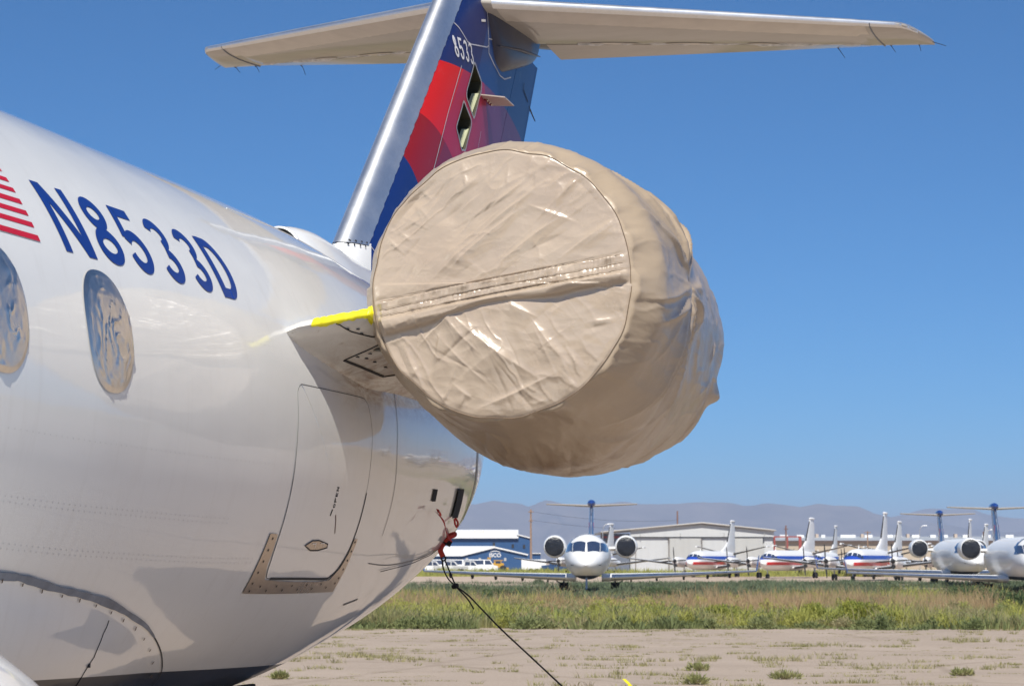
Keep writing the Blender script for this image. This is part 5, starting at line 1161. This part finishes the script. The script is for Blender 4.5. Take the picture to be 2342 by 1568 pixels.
# small blue-green shed beside the wooden pole
D = 470.0; sh = bthing('storage_shed', 'small blue shed just right of the wooden utility pole', 'shed', D, 1341); sc = D/5966
G().box((0, 2, hgt(D, 1383)/2), (20*sc, 4, hgt(D, 1383))).build('wall', BLUEW, sh, smooth=False); G().box((0, 2, hgt(D, 1382)), (22*sc, 4.6, 0.15)).build('roof', ROOFW, sh, smooth=False)
# long low warehouse on the right with white rooftop units
D = 520.0; sc = D/5966; lw = bthing('warehouse', 'long low beige warehouse with grey roof and white rooftop units', 'building', D, 2260); x = lambda px: (px-2260)*sc
ze_, zr_ = hgt(D, 1353), hgt(D, 1344)
G().box(((x(1925)+x(2800))/2, 10, ze_/2), (x(2800)-x(1925), 20, ze_)).build('wall', simple('warehouse_beige', (0.43, 0.36, 0.27), 0.7), lw, smooth=False)
G().box(((x(1925)+x(2800))/2, -0.4, ze_+0.02), (x(2802)-x(1923), 0.5, 0.35)).build('eave', simple('eave_brown', (0.09, 0.06, 0.05), 0.6), lw, smooth=False)
g = G(); X0, X1 = x(1923), x(2802); g.add([(X0, -0.6, ze_+0.24), (X1, -0.6, ze_+0.24), (X1, 16, zr_+0.5), (X0, 16, zr_+0.5), (X1, 30, ze_), (X0, 30, ze_)], [(0, 1, 2, 3), (3, 2, 4, 5)]); g.build('roof', simple('warehouse_roof', (0.36, 0.38, 0.40), 0.5), lw, smooth=False)
for px, w in ((1977, 20), (2018, 18), (2040, 15), (2075, 10), (2137, 38), (2188, 20), (2242, 16), (2262, 19), (2306, 20), (2349, 14), (2376, 20), (2430, 14), (2482, 22), (2540, 20), (2600, 18)):
    G().box((x(px)*1.02, 12, hgt(D, 1335)-0.28), (w*sc*1.02, 1.6, 0.62)).build('rooftop_unit', ROOFW, lw, smooth=False)
for px in (2060, 2173, 2287, 2406): G().box((x(px)*1.02, 12, hgt(D, 1336)-0.2), (7*sc, 1.6, 1.0)).build('rooftop_vent', simple('vent_tan', (0.5, 0.4, 0.32), 0.7), lw, smooth=False)
# red pipe frame beside the hangar
D = 410.0; sc = D/5966; fr = bthing('pipe_frame', 'dark red steel frame standing beside the hangar', 'frame', D, 1965); x = lambda px: (px-1965)*sc; zt_ = hgt(D, 1341)
G().box((0, 0, zt_), (x(1999)-x(1931), 0.25, 0.22)).build('beam', REDS, fr, smooth=False)
for px in (1933, 1965, 1997): G().box((x(px), 0, zt_/2), (0.3 if px != 1997 else 0.5, 0.3, zt_)).build('post', REDS, fr, smooth=False)
# poles
WOOD = simple('weathered_wood', (0.30, 0.19, 0.12), 0.85, var=0.15); RUST = simple('brown_steel', (0.20, 0.11, 0.09), 0.7)
def pole(name, label, px, py, D, r, mat, arms=()):
    t = bthing(name, label, 'pole', D, px, group=None); h_ = hgt(D, py); G().tube([(0, 0, 0), (0, 0, h_)], [r*1.15, r*0.85], 10).build('pole_shaft', mat, t)
    for (zz, w) in arms: G().box((0, -r-0.05, h_-zz), (w, 0.12, 0.14)).build('crossarm', mat, t, smooth=False)
    return t
pole('utility_pole', 'tall wooden utility pole between the blue hall and the nose-on jet', 1327, 1273, 395, 0.16, WOOD, ((0.4, 0.9), (1.9, 0.7)))
pole('utility_pole', 'brown pole rising behind the hangar roof', 1692, 1277, 470, 0.18, RUST)
pole('utility_pole', 'brown pole standing right of the hangar by the red frame', 1962, 1313, 405, 0.15, RUST, ((0.6, 0.7),))
pole('utility_pole', 'short pole with a crossarm above the warehouse roof left of the nearest turboprop fin', 2165, 1327, 480, 0.14, WOOD, ((0.25, 1.2),))
pole('utility_pole', 'thin brown pole between the two right-hand jet tails', 2453, 1328, 470, 0.1, RUST)
STEEL = simple('galvanised_steel', (0.45, 0.46, 0.47), 0.45, metal=0.6)
def lamp(label, px, py, D):
    t = bthing('street_lamp', label, 'street lamp', D, px, group='street lamps behind the parked aircraft'); h_ = hgt(D, py)
    G().tube([(0, 0, 0), (0, 0, h_-1.0), (0.12, 0, h_-0.5), (0.5, 0, h_-0.1), (0.95, 0, h_)], 0.07, 8).build('lamp_post', STEEL, t); G().box((1.15, 0, h_), (0.7, 0.3, 0.16), 0, 0.7).build('lamp_head', ROOFW, t, smooth=False)
lamp('curved street lamp at the left corner of the hangar', 1506, 1309, 396); lamp('curved street lamp over the warehouse left of a jet tail', 2295, 1313, 470); lamp('curved street lamp over the warehouse behind the rightmost jet tail', 2462, 1323, 500)
# power lines between the wooden poles
a = B(395, 1327, hgt(395, 1278) + gz(395)); b = B(470, 1692, hgt(470, 1300) + gz(470))
for dz, lb in ((0.0, 'upper'), (-1.4, 'lower')):
    pts = [a.lerp(b, t_) + Vector((0, 0, dz - 3.0*4*t_*(1-t_)*0.25)) for t_ in np.linspace(0, 1, 20)]
    tag(G().tube(pts, 0.02, 5).build('power_line', DARK), '%s of two thin power lines leaving the wooden utility pole' % lb, 'power line', 'power lines')
# white service trucks in a row before the blue shop
def truck(label, px, D, kind):
    t = bthing('service_truck', label, 'truck', D, px, rz=0.0, group='white trucks before the blue building')
    L_ = 5.4; g = G()
    if kind == 0: poly = [(-2.7, 0.45), (2.7, 0.45), (2.7, 1.05), (1.2, 1.15), (0.6, 1.85), (-0.9, 1.9), (-1.1, 1.15), (-2.7, 1.1)]
    else: poly = [(-2.6, 0.45), (2.6, 0.45), (2.65, 1.1), (2.0, 1.25), (1.4, 2.1), (-2.5, 2.15), (-2.65, 1.9)]
    g.prism(poly, 1, -0.92, 0.92); b_ = g.build('body', FARW, t, smooth=False)
    win = [(0.55, 1.2), (0.95, 1.2), (0.55, 1.72), (0.0, 1.76), (0.0, 1.2)] if kind == 0 else [(1.5, 1.3), (1.85, 1.3), (1.35, 1.95), (0.5, 1.98), (0.5, 1.3)]
    G().prism([(0.1, 1.2), (0.98, 1.2), (0.52, 1.75), (0.1, 1.78)] if kind == 0 else [(0.6, 1.35), (1.8, 1.35), (1.32, 1.98), (0.6, 2.0)], 1, -0.935, -0.9).build('side_window', GLASS, b_, smooth=False)
    G().prism([(-0.85, 1.2), (0.0, 1.2), (0.0, 1.78), (-0.75, 1.8)] if kind == 0 else [(-2.3, 1.35), (0.4, 1.35), (0.4, 2.0), (-2.3, 2.0)], 1, -0.935, -0.9).build('side_window', GLASS, b_, smooth=False)
    for xx in (-1.7, 1.75):
        for yy_ in (-0.82, 0.82): G().disc((xx, yy_, 0.36), 0.36, 1, 0.24, 18).build('wheel', TYRE, t)
for i, (px, kd, lb) in enumerate(((1082, 0, 'white pickup truck nearest to the fuselage edge, first of the row'), (1104, 1, 'white van, second vehicle in the row before the blue building'), (1128, 0, 'white pickup truck, third in the row before the blue building'), (1150, 1, 'white van, fourth in the row before the blue building'), (1176, 0, 'white pickup truck, fifth in the row before the blue building'), (1203, 1, 'white van at the right end of the row beside the yellow post'))):
    truck(lb, px, 372 + 2*(i % 2), kd)
# yellow machine, its mast, white trailer and blue tractor
YE = simple('machine_yellow', (0.55, 0.30, 0.03), 0.5, var=0.1)
m = bthing('wheel_loader', 'yellow-orange wheel loader before the blue shop', 'loader', 385, 1246); sc = 385/5966
G().prism([(-0.9, 0.8), (0.9, 0.8), (0.9, 1.5), (0.5, 1.6), (0.45, 1.9), (-0.6, 1.9), (-0.7, 1.6), (-0.9, 1.5)], 1, -0.8, 0.8).build('body', YE, m, smooth=False)
G().box((-0.05, -0.82, 1.7), (0.8, 0.06, 0.35)).build('cab_window', GLASS, m, smooth=False); G().box((1.3, 0, 0.5), (0.7, 1.8, 0.7)).build('bucket', YE, m, smooth=False); G().box((0, 0, 1.98), (1.5, 1.7, 0.12)).build('cab_roof', YE, m, smooth=False)
for xx in (-0.75, 0.75):
    for q in (-0.8, 0.8): G().disc((xx, q, 0.6), 0.6, 1, 0.4, 18).build('wheel', TYRE, m)
m = bthing('lift_mast', 'upright yellow lift mast left of the loader', 'lift', 380, 1223)
for q in (-0.16, 0.16): G().box((q, 0, 1.25), (0.2, 0.2, 2.5)).build('mast_rail', YE, m, smooth=False)
for zz in (0.3, 1.2, 2.3): G().box((0, 0, zz), (0.5, 0.26, 0.14)).build('mast_brace', YE, m, smooth=False)
G().box((0, -0.5, 0.1), (0.6, 0.9, 0.1)).build('fork_base', DARK, m, smooth=False)
m = bthing('box_trailer', 'white box trailer between the loader and the nose-on jet', 'trailer', 380, 1334)
G().box((0, 0, 1.3), (3.9, 2.2, 1.7)).build('box', FARW, m, smooth=False); G().tube([(2.0, 0, 0.5), (3.0, 0, 0.45)], 0.06, 6).build('drawbar', DARK, m)
for q in (-0.5, 0.5): G().disc((q, -1.0, 0.36), 0.36, 1, 0.24, 18).build('wheel', TYRE, m)
m = bthing('tow_tractor', 'dark blue tow tractor beside the nose-on jet fuselage', 'tractor', 372, 1390); TB = simple('tractor_blue', (0.02, 0.06, 0.15), 0.5)
G().prism([(-2.3, 0.4), (2.3, 0.4), (2.3, 1.1), (0.9, 1.2), (0.6, 1.9), (-0.9, 1.9), (-1.1, 1.3), (-2.3, 1.2)], 1, -0.9, 0.9).build('body', TB, m, smooth=False); G().box((-0.15, -0.92, 1.55), (1.2, 0.05, 0.45)).build('cab_window', GLASS, m, smooth=False)
for xx in (-1.5, 1.5): G().disc((xx, -0.85, 0.4), 0.4, 1, 0.25, 18).build('wheel', TYRE, m)
# ------------------------------------------------------------------ vegetation
def leaf_mat(name, cols, rough=0.8, sc=0.35):
    k = NM(name, rough=rough, spec=0.2); n = k.noise(sc, 4, 0.6); n2 = k.noise(3.0, 3)
    c = k.ramp(n, [(0.3 + 0.4*i/(len(cols)-1), c_) for i, c_ in enumerate(cols)]); c = k.mix(k.math('MULTIPLY', n2, 0.4), c, tuple(v*0.7 for v in cols[0])); k.base(c)
    tr = k.n.new('ShaderNodeBsdfTranslucent'); k.L(c, tr.inputs['Color']); ms = k.n.new('ShaderNodeMixShader'); ms.inputs[0].default_value = 0.35
    out = k.n['Material Output']; k.L(k.p.outputs[0], ms.inputs[1]); k.L(tr.outputs[0], ms.inputs[2]); k.L(ms.outputs[0], out.inputs['Surface']); return k.m
def blades(centers, nb, hmin, hmax, wid, spread, lean, seed, bend=0.5):
    "many narrow blades, three corners plus a bent tip; centers is (n,3)"
    r = np.random.RandomState(seed); n = len(centers); N = n*nb; c = np.repeat(centers, nb, 0)
    hm = np.clip(0.75 + 1.3*fbm(centers[:, 0]*0.35, centers[:, 1]*0.35, seed+50, 2), 0.25, 1.5); h_ = r.uniform(hmin, hmax, N)*np.repeat(r.uniform(0.6, 1.2, n)*hm, nb); a = r.uniform(0, 2*PI, N); rad = spread*np.sqrt(r.uniform(0, 1, N))*np.repeat(r.uniform(0.7, 1.3, n), nb)
    b = c + np.stack([rad*np.cos(a), rad*np.sin(a), np.zeros(N)], 1); d = np.stack([np.cos(a), np.sin(a)], 1)*(lean*r.uniform(0.2, 1.0, N)*h_)[:, None]
    o = r.uniform(0, 2*PI, N); s = np.stack([np.cos(o), np.sin(o), np.zeros(N)], 1)*(wid*r.uniform(0.6, 1.4, N))[:, None]
    mid = b + np.concatenate([d*0.35, (h_*0.6)[:, None]], 1); tip = b + np.concatenate([d, h_[:, None]], 1)
    V = np.stack([b - s, b + s, mid + s*0.8, mid - s*0.8, tip], 1).reshape(-1, 3); i = np.arange(N)*5
    F = np.concatenate([np.stack([i, i+1, i+2, i+3], 1)]), np.stack([i+3, i+2, i+4], 1)
    return V, F
def blade_obj(name, V, F, mat):
    q, t = F; me = bpy.data.meshes.new(name); nv = len(V); nq, nt = len(q), len(t)
    me.vertices.add(nv); me.vertices.foreach_set('co', V.astype(np.float32).ravel()); me.loops.add(nq*4 + nt*3)
    me.loops.foreach_set('vertex_index', np.concatenate([q.ravel(), t.ravel()]).astype(np.int32)); me.polygons.add(nq+nt)
    me.polygons.foreach_set('loop_start', np.concatenate([np.arange(nq)*4, nq*4 + np.arange(nt)*3]).astype(np.int32)); me.update(calc_edges=True); me.validate()
    return ob(name, me, mat)
def Wv(d, l):
    p = np.stack([CX + FH.x*d + RH.x*l, FH.y*d + RH.y*l, np.interp(d, [75, 150], [0.0, -0.45])], 1); return p
def field(n, d0, d1, seed, dens, margin=3.0, power=1.0, edge=None):
    n = int(n*1.33); r = np.random.RandomState(seed); d = d0 + (d1-d0)*r.uniform(0, 1, n)**power; l = r.uniform(-0.15, 0.25, n)*d + r.uniform(-margin, margin, n)
    k = dens(d, l) > r.uniform(0, 1, n); d, l = d[k], l[k]; return (d + (57.0 + 2.2*fbm(l*0.17, 0*l+3.3, 5, 4) - 57.0)*np.clip((80-d)/20, 0, 1), l)
GR1 = leaf_mat('dry_grass', [(0.42, 0.37, 0.19), (0.34, 0.33, 0.15), (0.48, 0.40, 0.25)]); GR2 = leaf_mat('green_weed', [(0.17, 0.21, 0.09), (0.24, 0.27, 0.11), (0.31, 0.32, 0.14)]); GR3 = leaf_mat('grey_green_scrub', [(0.12, 0.17, 0.10), (0.17, 0.21, 0.12), (0.14, 0.17, 0.10)])
GR4 = leaf_mat('yellow_weed', [(0.36, 0.38, 0.09), (0.46, 0.45, 0.12), (0.32, 0.36, 0.10)]); GR5 = leaf_mat('rusty_grass', [(0.44, 0.29, 0.16), (0.50, 0.36, 0.21), (0.40, 0.31, 0.16)])
step = lambda x, a, b: np.clip((x-a)/(b-a), 0, 1)
n_a = lambda d, l, s, f=0.09: 0.5 + 0.9*fbm(d*f, l*f, s, 3)
# near strip, 57 to 110 m: leafy weeds in front, dry and rusty grass behind, sand showing between
d, l = field(13500, 57.3, 112, 1, lambda d, l: np.clip(n_a(d, l, 3, 0.16)*2.8-1.15, 0.02, 1), power=1.2); V, F = blades(Wv(d, l), 13, 0.12, 0.45, 0.007, 0.20, 0.7, 2); tag(blade_obj('dry_grass', V, F, GR1), 'tall dry grass in the strip beyond the apron', 'grass', kind='stuff')
d, l = field(10500, 56.3, 96, 4, lambda d, l: np.clip(n_a(d, l, 13, 0.22)*2.4-0.7, 0, 1)*(0.25+0.75*(1-step(d, 62, 76)))); V, F = blades(Wv(d, l), 18, 0.06, 0.30, 0.020, 0.24, 1.0, 5); tag(blade_obj('green_weeds', V, F, GR2), 'low green leafy weeds along the apron edge', 'weeds', kind='stuff')
d, l = field(8000, 62, 105, 7, lambda d, l: np.clip(n_a(d, l, 23, 0.10)*3.0-1.35, 0, 1)); V, F = blades(Wv(d, l), 15, 0.2, 0.6, 0.006, 0.22, 0.5, 8); tag(blade_obj('rusty_grass', V, F, GR5), 'rust-coloured dry grass patches in the strip', 'grass', kind='stuff')
d, l = field(8000, 58, 108, 27, lambda d, l: np.clip(n_a(d, l, 29, 0.11)*2.8-1.25, 0, 1)); V, F = blades(Wv(d, l), 17, 0.15, 0.55, 0.009, 0.24, 0.7, 28); tag(blade_obj('yellow_weeds', V, F, GR4), 'yellow-green weeds scattered through the grass strip', 'weeds', kind='stuff')
d, l = field(20000, 92, 222, 17, lambda d, l: np.clip(n_a(d, l, 33, 0.07)*2.6-0.75, 0.0, 1)*(1-0.6*step(d, 190, 222)), power=1.15); V, F = blades(Wv(d, l), 11, 0.10, 0.40, 0.026, 0.55, 0.9, 18); tag(blade_obj('grey_scrub', V, F, GR3), 'grey-green low scrub around the parked jets', 'scrub', kind='stuff')
d, l = field(12000, 298, 384, 19, lambda d, l: np.clip(n_a(d, l, 43, 0.05)*2.4-0.5, 0.1, 1)); V, F = blades(Wv(d, l), 9, 0.25, 0.8, 0.04, 0.7, 0.6, 20); tag(blade_obj('far_grass', V, F, GR4), 'yellow-green grass band under the turboprops', 'grass', kind='stuff')
# leafy mounds that break up the strip's outline
def mounds(name, label, n, d0, d1, seed, mat, rx, hh, per, wid, pw=1.6):
    n = int(n*1.33); r = np.random.RandomState(seed); d = d0 + (d1-d0)*r.uniform(0, 1, n)**pw; l = r.uniform(-0.15, 0.25, n)*d; d = d + 2.2*fbm(l*0.17, 0*l+3.3, 5, 4)*np.clip((80-d)/20, 0, 1); C = Wv(d, l); R_ = r.uniform(rx[0], rx[1], n); Hh = r.uniform(hh[0], hh[1], n)
    N = n*per; u = r.normal(size=(N, 3)); u /= np.linalg.norm(u, axis=1)[:, None]; u[:, 2] = np.abs(u[:, 2]); rad = r.uniform(0.2, 1, N)**0.5*(0.8+0.4*fbm(u[:, 0]*3 + np.repeat(np.arange(n), per)*7.0, u[:, 1]*3, seed, 2))
    P = np.repeat(C, per, 0) + u*rad[:, None]*np.stack([np.repeat(R_, per), np.repeat(R_, per), np.repeat(Hh, per)], 1); dr = u*0.7 + r.normal(size=(N, 3))*0.5 + np.array([0, 0, 0.5]); dr /= np.linalg.norm(dr, axis=1)[:, None]
    sd = np.cross(dr, r.normal(size=(N, 3))); sd /= np.linalg.norm(sd, axis=1)[:, None] + 1e-9; ln = r.uniform(0.05, 0.13, N)[:, None]; M_ = P + dr*ln/2; s_ = sd*wid
    V = np.stack([P, M_+s_, P+dr*ln, M_-s_], 1).reshape(-1, 3); i = np.arange(N)*4; return tag(blade_obj(name, V, (np.stack([i, i+1, i+2, i+3], 1), np.zeros((0, 3), int)), mat), label, 'weeds', kind='stuff')
mounds('green_mounds', 'green leafy mounds along the near edge of the strip', 120, 56.4, 74, 61, GR2, (0.12, 0.55), (0.08, 0.42), 400, 0.018)
mounds('yellow_mounds', 'yellow-green leafy mounds in the strip', 110, 57.2, 90, 62, GR4, (0.2, 0.75), (0.15, 0.60), 520, 0.012)
mounds('rusty_mounds', 'rusty brown mounds of dry weed in the strip', 80, 59, 98, 63, GR5, (0.25, 0.85), (0.15, 0.5), 480, 0.009, 1.1)
mounds('pale_mounds', 'pale straw-coloured tufts of dead weed in the strip', 150, 57, 98, 66, GR1, (0.2, 0.7), (0.12, 0.45), 440, 0.009, 1.1)
mounds('scrub_mounds', 'dark green scrub mounds farther out in the field', 110, 85, 215, 64, GR3, (0.5, 1.6), (0.18, 0.45), 520, 0.035, 1.2)
# tufts growing in the cracks of the apron
r_ = np.random.RandomState(12); ds, ls = [], []
for i in range(420):
    d0 = r_.uniform(30.5, 57); l0 = r_.uniform(-0.12, 0.222)*d0; L_ = r_.uniform(0.1, 1.5)*r_.uniform(0.1, 1); ang = r_.normal(0, 0.15); m = int(3 + L_*14)
    t_ = r_.uniform(-0.5, 0.5, m)*L_; ds += list(d0 + t_*math.sin(ang) + r_.normal(0, 0.03, m)); ls += list(l0 + t_*math.cos(ang))
V, F = blades(Wv(np.array(ds), np.array(ls)), 9, 0.015, 0.075, 0.004, 0.07, 1.2, 13); tag(blade_obj('crack_weeds', V, F, leaf_mat('crack_weed', [(0.40, 0.35, 0.17), (0.32, 0.31, 0.13), (0.45, 0.38, 0.22)], sc=1.0)), 'thin dry weeds growing in lines in the apron cracks', 'weeds', kind='stuff')
# separate bushes one can pick out
def bush(name, label, d0, l0, rx, h_, mat, n, seed, group=None, wid=0.014):
    r = np.random.RandomState(seed); u = r.normal(size=(n, 3)); u /= np.linalg.norm(u, axis=1)[:, None]; rad = r.uniform(0.45, 1.0, n)**0.5; u[:, 2] = np.abs(u[:, 2])
    lump = 0.75 + 0.45*fbm(u[:, 0]*2+seed, u[:, 1]*2+u[:, 2]*2, seed, 3); P = u*(rad*lump)[:, None]*np.array([rx, rx, h_]); a = r.uniform(0, 2*PI, n); ln = r.uniform(0.05, 0.12, n)
    dr = u*0.6 + np.stack([np.cos(a)*0.5, np.sin(a)*0.5, r.uniform(0.1, 0.9, n)], 1); dr /= np.linalg.norm(dr, axis=1)[:, None]; sd = np.cross(dr, r.normal(size=(n, 3))); sd /= np.linalg.norm(sd, axis=1)[:, None] + 1e-9
    A_ = P; T_ = P + dr*ln[:, None]; Mi = (A_+T_)/2; s = sd*wid; V = np.stack([A_, Mi + s, T_, Mi - s], 1).reshape(-1, 3); i = np.arange(n)*4; q = np.stack([i, i+1, i+2, i+3], 1)
    t = thing(name, label, 'bush', tuple(W(d0, l0, gz(d0))), group=group); o = blade_obj('foliage', V, (q, np.zeros((0, 3), int)), mat); o.parent = t
    g = G()
    for k in range(7): a_ = k*0.9; g.tube([(0, 0, 0), (0.3*rx*math.cos(a_), 0.3*rx*math.sin(a_), h_*0.45), (0.55*rx*math.cos(a_), 0.55*rx*math.sin(a_), h_*0.8)], [0.014, 0.009, 0.004], 5)
    g.build('stems', simple('stem_brown', (0.16, 0.12, 0.07), 0.9), t); return t
WC = leaf_mat('apron_weed_leaf', [(0.34, 0.32, 0.14), (0.27, 0.29, 0.11), (0.42, 0.37, 0.18)], sc=6.0)
YB = leaf_mat('yellow_bush_leaf', [(0.24, 0.30, 0.07), (0.34, 0.36, 0.08), (0.48, 0.44, 0.07)], sc=4.0)
bush('yellow_bush', 'largest rounded yellow-green bush at the apron edge in the right half', 59.5, (2155-1280)/5966*59.5, 0.95, 0.80, YB, 5200, 1, 'yellow-green bushes')
bush('yellow_bush', 'yellow-green bush just left of the largest rounded bush', 60.5, (2035-1280)/5966*60.5, 0.6, 0.6, YB, 2600, 2, 'yellow-green bushes')
bush('yellow_bush', 'yellow-green bush at the apron edge below the nose-on jet', 61, (1790-1280)/5966*61, 0.7, 0.55, YB, 2600, 3, 'yellow-green bushes')
SB = leaf_mat('scrub_bush_leaf', [(0.08, 0.13, 0.06), (0.12, 0.17, 0.075), (0.16, 0.20, 0.09)], sc=4.0)
for lab, d0, px, rx, h_, sd in (('dark green rounded scrub bush in the grass left of the nose-on jet', 100, 1270, 1.6, 0.75, 5), ('wide dark green scrub bush below the right wing of the nose-on jet', 104, 1640, 1.9, 0.7, 6), ('dark green scrub bush before the nearest right-hand jet', 92, 2425, 1.9, 0.85, 7), ('dark green scrub bush at the right picture edge', 78, 2530, 1.3, 0.7, 8), ('dark green scrub bush right below the striped turboprops', 112, 1990, 1.7, 0.6, 9)):
    bush('scrub_bush', lab, d0, (px-1280)/5966*d0, rx, h_, SB, 3200, sd, 'dark green scrub bushes', 0.022)
for lab, d0, px, rx, h_, sd in (('small yellow weed tuft on the apron near the fuselage', 33.0, 706, 0.16, 0.10, 21), ('yellow weed clump on the apron at the bottom below the engine cover', 31.6, 1738, 0.19, 0.15, 22), ('small grass clump on the apron right of the rope', 35.5, 1742, 0.22, 0.12, 23), ('low weed clump on the apron at lower right', 33.0, 1955, 0.28, 0.12, 24), ('low weed clump on the apron near the right edge', 34.0, 2395, 0.25, 0.08, 25)):
    bush('weed_clump', lab, d0, (px-1280)/5966*d0, rx*0.85, h_*0.75, WC, 260, sd, 'weed clumps on the apron', 0.008)

# yellow stake leaning on the apron at the bottom edge
st_ = thing('marker_stake', 'small bright yellow stake leaning at the bottom edge of the apron', 'stake', tuple(W(30.6, (1432-1171)/5464*30.6)))
G().loft([[(-0.012+dx, -0.01, z), (0.03+dx, -0.01, z), (0.03+dx, 0.01, z), (-0.012+dx, 0.01, z)] for dx, z in ((0.06, 0.0), (0.02, 0.06), (-0.05, 0.125))]).build('stake_blade', YEL, st_, smooth=False)
G().box((0.06, 0, 0.01), (0.09, 0.05, 0.02)).build('stake_base', DARK, st_, smooth=False)
